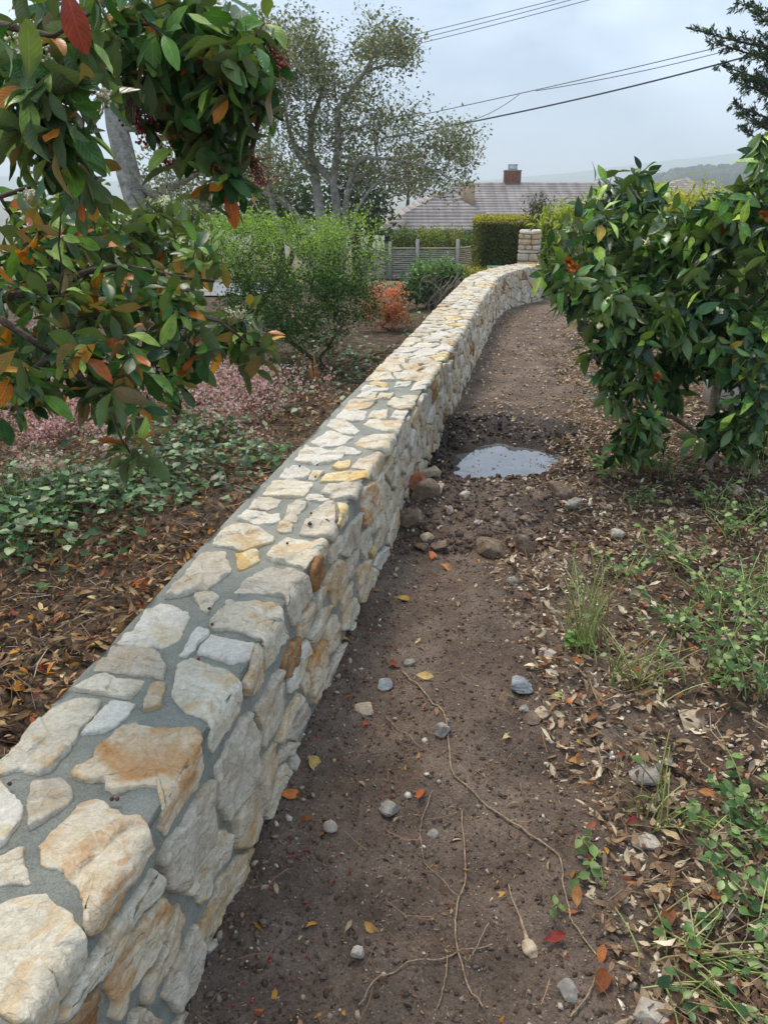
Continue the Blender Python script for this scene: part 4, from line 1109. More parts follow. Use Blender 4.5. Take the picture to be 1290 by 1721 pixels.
tree('oak_tree', 'thick pale trunked oak behind the orange leaved cotoneaster branches', (*at_y(250, 480, Y2)[:2], -.1),
     [('a', None, [(248, 400), (215, 290), (196, 210), (184, 110), (150, 10), (120, -120)], Y2, .17, .10, .3),
      ('b', ('a', 2), [(260, 215), (330, 170), (410, 110)], Y2, .06, .02, .5), ('c', ('a', 1), [(260, 330), (330, 290), (400, 280)], Y2, .07, .02, .4),
      ('d', ('a', 4), [(230, -40), (330, -60)], Y2, .09, .04, .2)],
     [(350, 235, 85, 60, Y2, .8, 102), (310, 320, 100, 40, Y2, .8, 85), (430, 85, 55, 60, Y2, .6, 76), (400, 270, 60, 60, Y2, .6, 68), (270, 20, 130, 50, Y2, .8, 85), (120, -60, 150, 80, Y2, 1, 102), (270, 280, 40, 40, Y2, .6, 30)],
     .005, ['#7a8163', '#8d9373', '#626c4e'], 9, .12, .065, OAKBARK, top_cols=['#b0b38e'], seg=.3)
BG = [('background_tree', 'brownish yellow tree behind the right limb of the oak', 685, 290, 42, 46, 54, ['#7c7038', '#8d7f3e', '#5f5a32', '#6b6c3a'], 80),
      ('background_tree', 'dark green tree standing behind the oak stems', 600, 320, 60, 60, 29, ['#3f5230', '#4d6038', '#35462b'], 90),
      ('background_tree', 'deep green tree low behind the left oak stem', 470, 330, 75, 50, 28, ['#3c5030', '#4a5d37', '#566b3f'], 100),
      ('background_tree', 'grey green tree far left behind the cotoneaster leaves', 330, 345, 70, 34, 34, ['#56653f', '#66744b', '#46563a'], 70)]
for nm, lb, x, y, rx, ry, Y, cl, n in BG:
    b = at_y(x, 400, Y); b[2] = ground(b[0], Y, False) - .1
    tree(nm, lb, b, [('a', None, [(x - 3, 380), (x, 340), (x + 2, y)], Y, .16, .05, .2), ('b', None, [(x + rx * .5, 380), (x + rx * .6, 330), (x + rx * .5, y)], Y, .09, .03, .5)],
         [(x, y, rx, ry, Y, 1.2, n), (x, y + ry * (.8 if Y < 50 else .3), rx * 1.1, ry * .5, Y, 1.2, n // 2)], .008, cl, 20, .22, .19, TWIG, group='trees beyond the garden', seg=.6)

# cypress at the upper right
cy = empty('cypress_tree', (8.6, 14.0, -.1)); co = np.array([8.6, 14.0, -.1])
tag(cy, 'dark cypress reaching in with feathery boughs at the upper right', 'tree')
ac = Acc(); ac.tube([(0, 0, -.2), (.05, 0, 2), (-.05, .05, 5), (0, 0, 9)], [.34, .28, .2, .05], 10); ac.build('trunk', TWIG, cy)
la = Acc(); lb_ = Acc()
tipsc = [(1160, 47, 14), (1191, 66, 13.8), (1205, 106, 14), (1229, 122, 13.7), (1243, 138, 14.2), (1228, 172, 13.9), (1240, 191, 14.1), (1243, 216, 13.7), (1236, 2, 14), (1262, 20, 13.6), (1250, -30, 14.3), (1268, 90, 13.4), (1275, 150, 14.6), (1280, 60, 14.8), (1300, 120, 13.2), (1290, 200, 14.3), (1230, -80, 14), (1300, 30, 14.4)]
for k, (x, y, Yc) in enumerate(tipsc):
    tip = at_y(x, y, Yc) - co; st_ = np.array([0, 0, tip[2] - .25 + rng.uniform(-.3, .1)])
    us = np.linspace(0, 1, 9); pts = np.array([st_ + (tip - st_) * u + np.array([0, 0, -.22 * math.sin(math.pi * u) + .0]) for u in us])
    lb_.tube(pts, np.linspace(.06, .006, 9), 5)
    m = 44
    for q in range(m):
        u = .25 + .75 * q / m; p_ = np.array([np.interp(u, us, pts[:, i]) for i in range(3)])
        ln = (.34 * (1 - u) + .10) * rng.uniform(.6, 1.2); sgn = 1 if q % 2 else -1
        dr = unit(np.array([-.55, sgn * rng.uniform(.2, 1), rng.uniform(.1, .75)])) if rng.random() < .8 else unit(np.array([-.6, sgn * .4, -.6]))
        n = int(26 * ln / .2) + 10; v = rng.random(n); Pn = p_ + dr * (ln * v)[:, None] + rng.normal(0, .018, (n, 3))
        la.add(*DIAMOND, frames(unit(dr + rng.normal(0, .45, (n, 3))), rnd_unit(n), rng.uniform(.05, .10, n), .6), Pn, pick_cols(['#3d5142', '#4a5f4b', '#2f4136', '#5f7458'], n))
lb_.build('boughs', TWIG, cy); la.build('crown', LEAFS, cy, kind='stuff')

# ------------------------------------------------------------------ overhead wires
WIRE = m_plain('wire', S_('#4a4f55'), .6, 5, .1, .0)
def wire(label, pts, Y0, Y1, r):
    xs = [p[0] for p in pts]; q = np.polyfit(xs, [p[1] for p in pts], 2); ex = np.linspace(xs[0], xs[-1], 40); a = Acc()
    a.tube([at_y(x, np.polyval(q, x), Y0 + (Y1 - Y0) * (x - xs[0]) / (xs[-1] - xs[0])) for x in ex], r, 5)
    tag(a.build('power_line', WIRE), label, 'power line', 'overhead wires')
wire('uppermost thin wire crossing the sky above the oak', [(400, 124), (697, 57), (928, 0), (1050, -32)], 26, 24, .009)
wire('middle one of three thin wires above the oak', [(400, 132), (697, 66), (952, 0), (1070, -32)], 26, 24, .009)
wire('lowest of the three thin wires above the oak', [(400, 140), (697, 74), (983, 0), (1100, -32)], 26, 24, .009)
wire('slender wire sagging from the oak to the top of the cypress', [(640, 208), (715, 188), (915, 148), (1100, 104), (1290, 58)], 24, 20, .010)
wire('second slender wire running just under the first into the cypress', [(900, 151), (1000, 136), (1110, 111), (1228, 81), (1290, 66)], 22, 20, .009)
wire('thick black cable running from the oak crown to the cypress', [(640, 232), (697, 222), (986, 162), (1207, 107), (1290, 84)], 24, 20, .020)
wire('loose loop of wire hanging between the slender wire and thick cable', [(700, 205), (760, 206), (800, 200), (840, 181), (872, 157)], 23, 22.5, .008)
wire('dark cable running down from the left into the oak crown', [(300, 112), (470, 152), (655, 197), (715, 212)], 20, 24, .013)

# ------------------------------------------------------------------ hills and haze
HILLM = m_plain('hill_scrub', S_('#4e5a40'), .95, .02, .3, .0)
def hill(label, prof, Y, depth, zb_):
    xs = np.array([p[0] for p in prof]); ys = np.array([p[1] for p in prof]); ex = np.linspace(xs[0], xs[-1], 120); a = Acc(); V = []
    for u, hgt in ((-1, 0), (-.6, .35), (-.25, .8), (0, 1.0), (.4, .8), (1, .0)):
        for x in ex:
            p_ = at_y(x, np.interp(x, xs, ys), Y); wz = p_[2] * (1 + .05 * float(fbm(p_[0] * .01, Y * .01, 3, 4)))
            V.append((p_[0], Y + u * depth, zb_ + (wz - zb_) * hgt))
    m = len(ex); ii = np.arange(6 * m).reshape(6, m)
    a.add(np.array(V), np.stack([ii[:-1, :-1], ii[:-1, 1:], ii[1:, 1:], ii[1:, :-1]], -1).reshape(-1, 4))
    tag(a.build('hill', HILLM), label, kind='structure')
hill('low wooded ridge', [(980, 316), (1090, 306), (1130, 296), (1200, 287), (1290, 277), (1500, 262), (1800, 300)], 720, 90, -34)
hill('far mountain slope fading into cloud', [(700, 312), (830, 300), (950, 290), (1100, 272), (1290, 252), (1700, 258), (2200, 300)], 2600, 500, -36)
hill('far left slope fading into cloud', [(-900, 290), (-300, 280), (100, 300), (420, 312)], 2400, 400, -36)
ha = Acc()
bmi = bmesh.new(); bmesh.ops.create_icosphere(bmi, subdivisions=2, radius=1.0)
IV = np.array([v.co[:] for v in bmi.verts]); IF = np.array([[v.index for v in f.verts] for f in bmi.faces]); bmi.free()
n = 420; xs = rng.uniform(1085, 1420, n); ridge_y = np.interp(xs, [980, 1090, 1130, 1200, 1290, 1500], [316, 306, 296, 287, 277, 262])
Vn = IV * (1 + .55 * fbm(IV[:, 0] * 2.3 + 5, IV[:, 1] * 2.3 + IV[:, 2] * 3.1, 8, 3))[:, None]
Pn = np.array([at_y(x, y + d, 720 - 6 - d * 2.2) for x, y, d in zip(xs, ridge_y, rng.uniform(-1, 14, n))])
rz = rng.uniform(0, 6.28, n); s_ = rng.uniform(3.2, 6.5, n); Mz = np.zeros((n, 3, 3)); Mz[:, 0, 0] = np.cos(rz) * s_; Mz[:, 0, 1] = -np.sin(rz) * s_; Mz[:, 1, 0] = np.sin(rz) * s_; Mz[:, 1, 1] = np.cos(rz) * s_; Mz[:, 2, 2] = s_ * rng.uniform(.8, 1.3, n)
ha.add(Vn, IF, M=Mz, P=Pn, col=pick_cols(['#3e4b36', '#4a573d', '#34422f'], n)); 
tag(ha.build('ridge_woods', m_plain('far_trees', (1, 1, 1), .95, .6, .35, .0, use_attr=True)), 'far woods along the low ridge', kind='stuff')
hz = Acc(); hz.box((0, 1970, 42), (7400, 4200, 160)); th = NT('haze_air'); pv = th.n('ShaderNodeVolumePrincipled')
pv.inputs['Anisotropy'].default_value = .3; pv.inputs['Color'].default_value = (.86, .93, 1.0, 1); pv.inputs['Density'].default_value = HAZE = .0007
th.l(pv.outputs[0], th.out.inputs['Volume'])
tag(hz.build('haze', th.m, smooth=False), 'pale sea mist', kind='stuff')

# ------------------------------------------------------------------ large leaved shrubs close by
def spray(nodes, par, tips, n_lo, n_hi, tw, ln, a0, a1, droop, updir=.3, side=1.0):
    """leaves set spirally along each end twig; returns arrays"""
    P, D, N, S, W = [], [], [], [], []
    for ti in tips:
        tip = nodes[ti]; p_ = par[ti]; base = nodes[p_] if p_ >= 0 else tip
        d = unit(tip - base + np.array([0, 0, -.0]) + rng.normal(0, .25, 3)); L_ = tw * rng.uniform(.7, 1.3)
        st = tip - d * L_ * .75; u1 = unit(np.cross(d, (0.3, .2, 1))); u2 = np.cross(d, u1); n = rng.integers(n_lo, n_hi + 1); az0 = rng.uniform(0, 6.28)
        for k in range(n):
            u = (k + .5) / n; az = az0 + k * 2.4; a = R(a0 + (a1 - a0) * u) + rng.normal(0, .15)
            rad = math.cos(az) * u1 + math.sin(az) * u2
            dd = d * math.cos(a) + rad * math.sin(a) + np.array([0, 0, -droop * rng.uniform(.5, 1.3)]) + rng.normal(0, .12, 3)
            P.append(st + d * L_ * u + rad * .004); D.append(dd); N.append(d * .8 + np.array([0, 0, updir]) + rng.normal(0, .35, 3)); S.append(ln * rng.uniform(.5, 1.2) * (1.0 - .3 * (u > .85))); W.append(u)
    return map(np.array, (P, D, N, S, W))

def leafy(root, off, P, D, N, S, variants, vpick, mat, cols_of, wsc=1.0, wname='leaf', cap=296):
    """the leaves that show largest as parts of their own, all others joined"""
    wp = P + off; px, py, d = project(wp); ok = in_frame(wp, 30)
    score = np.where(ok, S / np.maximum(d, .1), -1); order = np.argsort(-score); ind = order[:cap][score[order[:cap]] > 0]
    isind = np.zeros(len(P), bool); isind[ind] = True
    M = frames(D, N, S, wsc); cache = {}
    for i in ind:
        v, ci = vpick[i]
        if (v, ci) not in cache:
            a = Acc(); a.add(*variants[v], col=cols_of[ci]); cache[(v, ci)] = a.mesh(wname, mat)
        o = bpy.data.objects.new(wname, cache[(v, ci)]); COL.objects.link(o); o.parent = root
        m4 = np.eye(4); m4[:3, :3] = M[i]; m4[:3, 3] = P[i]; o.matrix_local = Matrix(m4.tolist())
    la = Acc(); k = ~isind
    vv = np.array([v for v, c in vpick]); cc = np.array([c for v, c in vpick])
    for v in range(len(variants)):
        q = k & (vv == v)
        if q.any(): la.add(*variants[v], M=M[q], P=P[q], col=np.clip(np.array(cols_of)[cc[q]] * (1 + rng.normal(0, .1, (q.sum(), 1))), 0, 1))
    la.build('foliage', mat, root, kind='stuff')

ico = bmesh.new(); bmesh.ops.create_icosphere(ico, subdivisions=1, radius=1.0)
ICV = np.array([v.co[:] for v in ico.verts]); ICF = np.array([[v.index for v in f.verts] for f in ico.faces]); ico.free()
def balls(acc, P, r, col):
    P = np.asarray(P); n = len(P); r = np.broadcast_to(r, (n,)); acc.add(ICV, ICF, M=np.eye(3)[None] * np.asarray(r)[:, None, None], P=P, col=col)
VARC = m_plain('coloured_plant', (1, 1, 1), .6, 60, .15, .1, use_attr=True)
BERRY = m_plain('berry_skin', (1, 1, 1), .3, 60, .15, .0, spec=.5, use_attr=True)

# --- cotoneaster hanging in from the left
cb = np.array([-1.75, 1.55, 0.0]); cot = empty('cotoneaster', cb)
tag(cot, 'overhanging cotoneaster with large green and orange leaves at the left', 'shrub')
nodes = [np.zeros(3)]; par = [-1]; rmin = {0: .05}
def cpath(pts, att, r0, r1):
    last = att
    for k, p_ in enumerate(pts):
        nodes.append(at_depth(*p_) - cb); par.append(last); last = len(nodes) - 1; rmin[last] = .62 * (r0 + (r1 - r0) * k / max(len(pts) - 1, 1))
    return last
def chain(a, pts, r0, r1):
    return cpath(pts, a, r0, r1)
nodes.append(np.array([.05, .02, .8])); par.append(0); rmin[1] = .045
nodes.append(np.array([.15, -.05, 1.5])); par.append(1); rmin[2] = .035
chain(2, [(-160, 120, 1.6), (0, 95, 1.5), (110, 80, 1.4), (190, 75, 1.35), (270, 76, 1.35), (335, 108, 1.35), (400, 160, 1.35), (440, 178, 1.38)], .022, .006)
chain(2, [(-140, 20, 1.3), (0, 40, 1.15), (90, 60, 1.1)], .016, .006)
nodes.append(np.array([.1, .15, 1.0])); par.append(1); rmin[len(nodes) - 1] = .035; c2 = len(nodes) - 1
chain(c2, [(-150, 520, 1.9), (0, 502, 1.75), (65, 487, 1.7), (150, 455, 1.8), (210, 447, 1.85), (300, 465, 1.9), (360, 472, 1.95)], .020, .006)
c3 = len(nodes); chain(c2, [(-150, 480, 1.7), (0, 535, 1.6), (90, 595, 1.6), (150, 645, 1.6), (175, 668, 1.6), (205, 740, 1.6)], .017, .004)
chain(c3 + 2, [(130, 540, 1.7), (225, 515, 1.75), (310, 527, 1.8), (370, 540, 1.85), (420, 578, 1.9)], .012, .004)
chain(2, [(-120, 300, 1.5), (0, 260, 1.3), (60, 220, 1.2), (100, 190, 1.15)], .014, .005)
chain(2, [(-120, 330, 1.9), (0, 330, 1.9), (90, 300, 1.9), (130, 250, 1.85)], .014, .005)
CB = [(110, 40, 130, 55, 1.30, .2, 27), (300, 45, 110, 55, 1.4, .2, 27), (395, 60, 70, 50, 1.4, .15, 14), (440, 120, 35, 45, 1.4, .1, 9), (400, 150, 45, 40, 1.35, .1, 9), (370, 110, 50, 40, 1.4, .1, 8),
      (60, 160, 80, 70, 1.15, .12, 21), (70, 235, 75, 50, 1.2, .12, 14), (240, 130, 70, 45, 1.4, .15, 13), (300, 190, 40, 45, 1.45, .1, 8), (370, 240, 40, 40, 1.45, .1, 8), (390, 290, 30, 30, 1.45, .08, 5), (120, 300, 40, 40, 1.5, .15, 6),
      (60, 390, 100, 50, 1.9, .2, 22), (170, 400, 90, 45, 2.1, .25, 21), (270, 380, 80, 50, 2.3, .25, 21), (320, 430, 50, 50, 2.2, .2, 13), (100, 340, 90, 40, 2.2, .2, 14),
      (80, 490, 110, 55, 1.8, .2, 25), (200, 500, 90, 60, 1.85, .2, 21), (290, 520, 60, 45, 1.9, .2, 13), (380, 550, 45, 30, 1.95, .12, 9), (435, 580, 32, 28, 2.0, .1, 8),
      (70, 590, 100, 50, 1.65, .2, 21), (180, 600, 80, 50, 1.75, .2, 16), (280, 590, 50, 40, 1.85, .15, 8), (40, 665, 60, 40, 1.6, .12, 9), (225, 680, 30, 40, 1.65, .06, 3), (215, 745, 14, 24, 1.62, .05, 3), (150, 655, 40, 30, 1.65, .1, 5), (290, 650, 20, 30, 1.8, .05, 3)]
T = []
for cx, cy, rx, ry, dpt, dd, n in CB:
    a = ell((0, 0, 0), (1, 1, 1), n, .1); T += [at_depth(cx + rx * q[0], cy + ry * q[1], dpt + dd * q[2]) - cb for q in a]
nodes, par, tips = grow(nodes, par, T, .06, .2, .02)
rad, kids = pipe(nodes, par, .0016, .42, rmin); ac = Acc(); branch_tubes(ac, nodes, par, rad, kids); ac.build('branches', TWIG, cot)
P, D, N, S, W = spray(nodes, par, tips, 6, 9, .095, .066, 85, 30, .50, .75)
Pw = P + cb; keepm = ~((project(Pw)[0] > 470) & (project(Pw)[1] < 700)); P, D, N, S, W = P[keepm], D[keepm], N[keepm], S[keepm], W[keepm]
CV = [leaf_tmpl(6, .43, 1.3, f, c, w, .14, k, .62) for k, (f, c, w) in enumerate(((.42, .22, .06), (.28, .45, .08), (.55, .3, .06), (.35, -.12, .08)))]
CCOL = [srgb(c) * 1.18 for c in ('#2f5226', '#3a6030', '#4b7436', '#6d9540', '#93b055', '#66794a', '#c47a2c', '#b0602a', '#cf953c', '#9a4a3a', '#4f6140', '#27432a')]
wts = np.array([.2, .2, .17, .13, .10, .03, .045, .03, .025, .006, .03, .14]); wts /= wts.sum()
ci = rng.choice(len(CCOL), len(P), p=wts)
yng = (W > .8) & (rng.random(len(P)) < .5); ci[yng] = rng.choice([3, 4, 4], yng.sum())
dpx, dpy, dd_ = project(P + cb)
oldm = (dpy > 330) & (dpy < 620) & (W < .3) & (rng.random(len(P)) < .3); ci[oldm] = rng.choice([6, 7, 8], oldm.sum())
farm = (dd_ > 2.05) & (dpy < 470) & (rng.random(len(P)) < .5); ci[farm] = rng.choice([4, 5, 3], farm.sum())
vp = list(zip(rng.integers(0, 4, len(P)), ci))
leafy(cot, cb, P, D, N, S, CV, vp, LEAFC, CCOL)
# one big red leaf hanging at the very top
a = Acc(); a.add(*CV[0], col=srgb('#8f4038')); rl = a.build('leaf', LEAFC, cot); rl['label'] = 'large red dying leaf'
q = at_depth(110, -20, 1.02) - cb; m4 = np.eye(4); m4[:3, :3] = frames(np.array([[.16, .05, -1]]), np.array([[.1, -1, .15]]), .074, 1.15)[0]; m4[:3, 3] = q; rl.matrix_local = Matrix(m4.tolist())
def cluster(name, at, kind, nb, spread, lab=None):
    """buds or berries on a branching stalk"""
    c = at - cb; a = Acc(); stem0 = c + np.array([-.02, .01, -.035 if kind == 'bud' else .04])
    cols = {'bud': ['#d8d2b4', '#c6bf98', '#e2dcc4', '#b3ac7f'], 'berry': ['#7d1f1c', '#942a22', '#5f1615', '#a8352a'], 'dry': ['#a85a50', '#b8695c', '#8c463e', '#c08070']}[kind]
    for k in range(nb):
        p_ = c + rng.normal(0, 1, 3) * spread * np.array([1, 1, .6 if kind == 'bud' else 1.1])
        mid = stem0 + (p_ - stem0) * .5 + rng.normal(0, .003, 3); a.tube([stem0, mid, p_], [.0011, .0009, .0007], 4, srgb('#a3a377' if kind == 'bud' else '#6d4a38'), False)
        m = 4 if kind != 'berry' else 2
        balls(a, p_ + rng.normal(0, .0035, (m, 3)), rng.uniform(.0018, .0028, m) * (1.5 if kind == 'berry' else 1), pick_cols(cols, m))
    o = a.build(name, BERRY if kind == 'berry' else VARC, cot)
    if lab: o['label'] = lab
for x, y, d, n, sp in ((45, 88, 1.1, 46, .017), (28, 100, 1.12, 30, .013), (172, 162, 1.1, 9, .006), (405, 92, 1.35, 34, .014), (325, 130, 1.4, 22, .010), (330, 175, 1.4, 24, .012), (345, 190, 1.42, 16, .008), (270, 340, 2.2, 26, .018), (165, 345, 2.2, 20, .016), (300, 350, 2.3, 20, .016), (235, 465, 1.9, 24, .016), (395, 525, 1.9, 26, .016), (335, 560, 1.9, 14, .012), (60, 320, 1.8, 22, .014)):
    cluster('flower_cluster', at_depth(x, y, d), 'bud', n, sp)
for x, y, d, n, sp in ((345, 112, 1.36, 26, .011), (247, 195, 1.42, 40, .017), (243, 215, 1.43, 26, .014), (280, 262, 1.45, 16, .009), (362, 205, 1.43, 12, .008), (350, 95, 1.38, 12, .009)):
    cluster('berry_cluster', at_depth(x, y, d), 'berry', n, sp)
for x, y, d, n, sp in ((468, 106, 1.42, 34, .013), (428, 278, 1.46, 12, .008), (440, 300, 1.46, 18, .009), (375, 205, 1.45, 10, .008)):
    cluster('berry_cluster', at_depth(x, y, d), 'dry', n, sp, 'dry pinkish seed cluster')

# --- camellias on the right
CMV = [leaf_tmpl(6, .42, .82, f, c, w, .08, k, .95) for k, (f, c, w) in enumerate(((.30, .18, .02), (.22, .32, .04), (.38, .1, .03), (.26, .25, .05)))]
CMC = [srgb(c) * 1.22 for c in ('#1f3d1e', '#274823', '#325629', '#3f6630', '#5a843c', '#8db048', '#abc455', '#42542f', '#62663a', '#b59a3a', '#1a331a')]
def camellia(label, base, limbs, blobs, ln, wts, seed_up=.5, droop=.55, nlo=7, nhi=10):
    b = np.array(base, float); o = empty('camellia_bush', b); tag(o, label, 'bush')
    nodes = [np.zeros(3)]; par = [-1]; rmin = {0: .04}; keys = {}
    for att, pts, r0, r1 in limbs:
        last = 0 if att is None else att
        for k, p_ in enumerate(pts):
            nodes.append(at_depth(*p_) - b); par.append(last); last = len(nodes) - 1; rmin[last] = r0 + (r1 - r0) * k / max(len(pts) - 1, 1)
    T = []
    for cx, cy, rx, ry, dpt, dd, n in blobs:
        T += [at_depth(cx + rx * q[0], cy + ry * q[1], dpt + dd * q[2]) - b for q in ell((0, 0, 0), (1, 1, 1), n, .25)]
    T = np.array(T); gz = ground(T[:, 0] + b[0], T[:, 1] + b[1], False) - b[2]; T = T[T[:, 2] > gz + .1]
    nodes, par, tips = grow(nodes, par, T, .12, .2)
    rad, kids = pipe(nodes, par, .0022, .42, rmin); ac = Acc(); branch_tubes(ac, nodes, par, rad, kids); ac.build('branches', CAMB, o)
    P, D, N, S, W = spray(nodes, par, tips, nlo, nhi, .15, ln, 80, 35, droop, seed_up)
    w_ = np.array(wts, float); w_ /= w_.sum(); ci = rng.choice(len(CMC), len(P), p=w_)
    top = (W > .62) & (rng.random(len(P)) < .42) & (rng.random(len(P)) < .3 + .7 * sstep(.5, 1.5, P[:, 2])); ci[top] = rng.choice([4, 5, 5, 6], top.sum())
    leafy(o, b, P, D, N, S, CMV, list(zip(rng.integers(0, 4, len(P)), ci)), LEAFG, CMC)
    return o, b
CAMB = m_bark('camellia_bark', S_('#6d5f50'), S_('#8d7d6a'), S_('#a99a86'), 20)
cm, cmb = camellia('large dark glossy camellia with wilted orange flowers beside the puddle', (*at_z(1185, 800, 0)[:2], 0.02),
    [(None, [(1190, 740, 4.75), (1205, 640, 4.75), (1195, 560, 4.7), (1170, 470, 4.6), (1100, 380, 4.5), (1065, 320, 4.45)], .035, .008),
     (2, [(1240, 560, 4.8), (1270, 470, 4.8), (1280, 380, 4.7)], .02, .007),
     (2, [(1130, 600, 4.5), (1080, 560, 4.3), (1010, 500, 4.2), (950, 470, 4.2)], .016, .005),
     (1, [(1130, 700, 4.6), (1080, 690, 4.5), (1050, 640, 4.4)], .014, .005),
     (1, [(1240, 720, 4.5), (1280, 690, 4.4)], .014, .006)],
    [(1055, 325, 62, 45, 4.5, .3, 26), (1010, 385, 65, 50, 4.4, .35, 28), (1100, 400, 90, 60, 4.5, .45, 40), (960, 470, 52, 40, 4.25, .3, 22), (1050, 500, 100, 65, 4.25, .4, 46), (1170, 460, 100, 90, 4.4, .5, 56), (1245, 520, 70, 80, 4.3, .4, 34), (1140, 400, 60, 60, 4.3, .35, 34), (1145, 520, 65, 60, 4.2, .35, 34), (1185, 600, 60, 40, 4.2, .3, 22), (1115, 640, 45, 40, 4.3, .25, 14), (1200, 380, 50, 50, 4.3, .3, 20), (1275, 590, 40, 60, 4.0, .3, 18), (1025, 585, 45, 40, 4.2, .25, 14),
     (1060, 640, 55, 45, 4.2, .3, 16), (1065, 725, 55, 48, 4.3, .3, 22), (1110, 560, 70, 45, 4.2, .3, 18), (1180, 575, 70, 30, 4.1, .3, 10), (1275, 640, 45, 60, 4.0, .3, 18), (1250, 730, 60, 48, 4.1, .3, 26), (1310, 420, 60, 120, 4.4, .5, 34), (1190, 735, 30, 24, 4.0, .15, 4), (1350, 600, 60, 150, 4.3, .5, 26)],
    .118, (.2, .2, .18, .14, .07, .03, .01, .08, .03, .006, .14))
cm2, cm2b = camellia('light yellow green camellia crown at the right edge above the dark camellia', (2.62, 4.1, .03),
    [(None, [(1385, 720, 4.5), (1390, 500, 4.2), (1350, 380, 3.9), (1300, 300, 3.8)], .03, .008)],
    [(1300, 290, 55, 50, 3.8, .25, 26), (1240, 345, 55, 35, 3.9, .25, 20), (1340, 380, 70, 60, 3.9, .3, 26), (1270, 400, 50, 40, 3.9, .25, 14), (1400, 300, 70, 90, 3.9, .4, 26)],
    .112, (.06, .1, .14, .2, .2, .16, .1, .08, .03, .01, .04))
PETAL = leaf_tmpl(3, .7, 1.2, .3, -.35, .05, 0)
def flower(root, b, x, y, d, kind):
    c = at_depth(x, y, d) - b; a = Acc(); n = 9 if kind == 'white' else 22
    cols = ['#e8e0c8', '#f0ead8', '#d9cfa8'] if kind == 'white' else ['#b5622c', '#9a4a25', '#c77b3c', '#7a3a22', '#b8894a']
    dr = unit(rng.normal(size=(n, 3)) * .75 + np.array([-.2, -.9, .35])); a.add(*PETAL, frames(dr, rnd_unit(n), rng.uniform(.022, .038, n) * (.8 if kind == 'white' else 1)), np.tile(c, (n, 1)), pick_cols(cols, n))
    o = a.build('flower', LEAFD, root); o['label'] = 'small cream camellia bloom' if kind == 'white' else 'wilted orange brown camellia flower'
for x, y, d in ((1103, 632, 3.9), (963, 450, 3.95), (955, 440, 3.98), (1208, 388, 4.0), (1285, 360, 3.7), (970, 372, 4.2)): flower(cm, cmb, x, y, d, 'wilted')
for x, y, d in ((1009, 548, 3.9), (1178, 741, 3.85), (1207, 522, 3.85), (1085, 405, 4.1)): flower(cm, cmb, x, y, d, 'white')

# white pipe and bucket behind the camellia
WP = m_plain('white_plastic', S_('#d9d9d4'), .45, 8, .08, .05)
q = at_z(1018, 693, 0); ac = Acc(); ac.tube([(0, 0, -.05), (0, 0, .62)], .024, 16); ac.tube([(0, 0, .56), (0, 0, .64)], .030, 16)
o = ac.build('white_pipe', WP); o.location = (q[0], q[1], ground(q[0], q[1])); tag(o, 'white plastic pipe standing upright behind the camellia leaves', 'pipe')
q = at_z(1216, 690, 0); bk = empty('bucket', (q[0], q[1], float(ground(q[0], q[1])))); tag(bk, 'white plastic bucket standing in shade behind the camellia trunk', 'bucket')
def lathe(acc, prof, n=32):
    V = [(r * math.cos(k / n * 2 * math.pi), r * math.sin(k / n * 2 * math.pi), z) for r, z in prof for k in range(n)]; m = len(prof)
    acc.add(np.array(V), np.array([(i * n + j, i * n + (j + 1) % n, (i + 1) * n + (j + 1) % n, (i + 1) * n + j) for i in range(m - 1) for j in range(n)]))
ac = Acc(); lathe(ac, [(.0, .0), (.165, .0), (.20, .40), (.192, .40), (.158, .012), (0, .012)]); ac.build('bucket_body', WP, bk)
ac = Acc(); lathe(ac, [(.199, .40), (.214, .395), (.216, .37), (.207, .362), (.199, .366)]); lathe(ac, [(.196, .33), (.206, .33), (.206, .318), (.194, .318)]); ac.build('rim', WP, bk)
ac = Acc(); ac.tube([(.21 * math.cos(t), -.02 - .21 * abs(math.sin(t)) * .7, .35 - .2 * math.sin(t)) for t in np.linspace(0, math.pi, 16)], .003, 5); ac.build('handle', METAL, bk)

# green box by the far bend of the wall
q = at_y(835, 462, 14.2); gb = empty('utility_box', (q[0], 14.2, float(ground(q[0], 14.2, False)))); gb.rotation_euler = (0, 0, R(8))
tag(gb, 'small teal green plastic utility box with lid behind the wall bend', 'utility box')
GP = m_plain('teal_plastic', S_('#2f6b58'), .5, 8, .1, .05); ac = Acc(); ac.box((0, 0, .17), (.26, .34, .40)); ac.build('box_body', GP, gb, smooth=False)
ac = Acc(); ac.box((0, 0, .395), (.30, .38, .04)); ac.box((0, 0, .42), (.27, .35, .02)); ac.build('lid', m_plain('teal_lid', S_('#3f8a72'), .45, 8, .1, .05), gb, smooth=False)

# ------------------------------------------------------------------ left bank: litter, ivy, pink flowers, stump
def gpos(x, y, dz=0.0): return np.stack([x, y, ground(x, y) + dz], -1)
DRY = [leaf_tmpl(3, w, p, f, c, .06, .1, k) for k, (w, p, f, c) in enumerate(((.42, 1.0, .5, .25), (.36, 1.2, .7, -.3), (.5, 1.0, .3, .4)))]
def scatter_leaves(acc, x, y, size, cols, w=None, tilt=.5, dz=(.004, .03), wsc=1.0):
    n = len(x); P = gpos(x, y); P[:, 2] += rng.uniform(dz[0], dz[1], n)
    a = rng.uniform(0, 6.283, n); d = np.stack([np.cos(a), np.sin(a), rng.normal(0, tilt * .5, n)], -1); nn = np.array([0, 0, 1.0]) + rng.normal(0, tilt, (n, 3)); nn[:, 2] *= np.where(rng.random(n) < .3, -1, 1)
    C = pick_cols(cols, n, w, .22); M = frames(d, nn, size, wsc); v = rng.integers(0, 3, n)
    for k in range(3):
        q = v == k
        if q.any(): acc.add(*DRY[k], M=M[q], P=P[q], col=C[q])
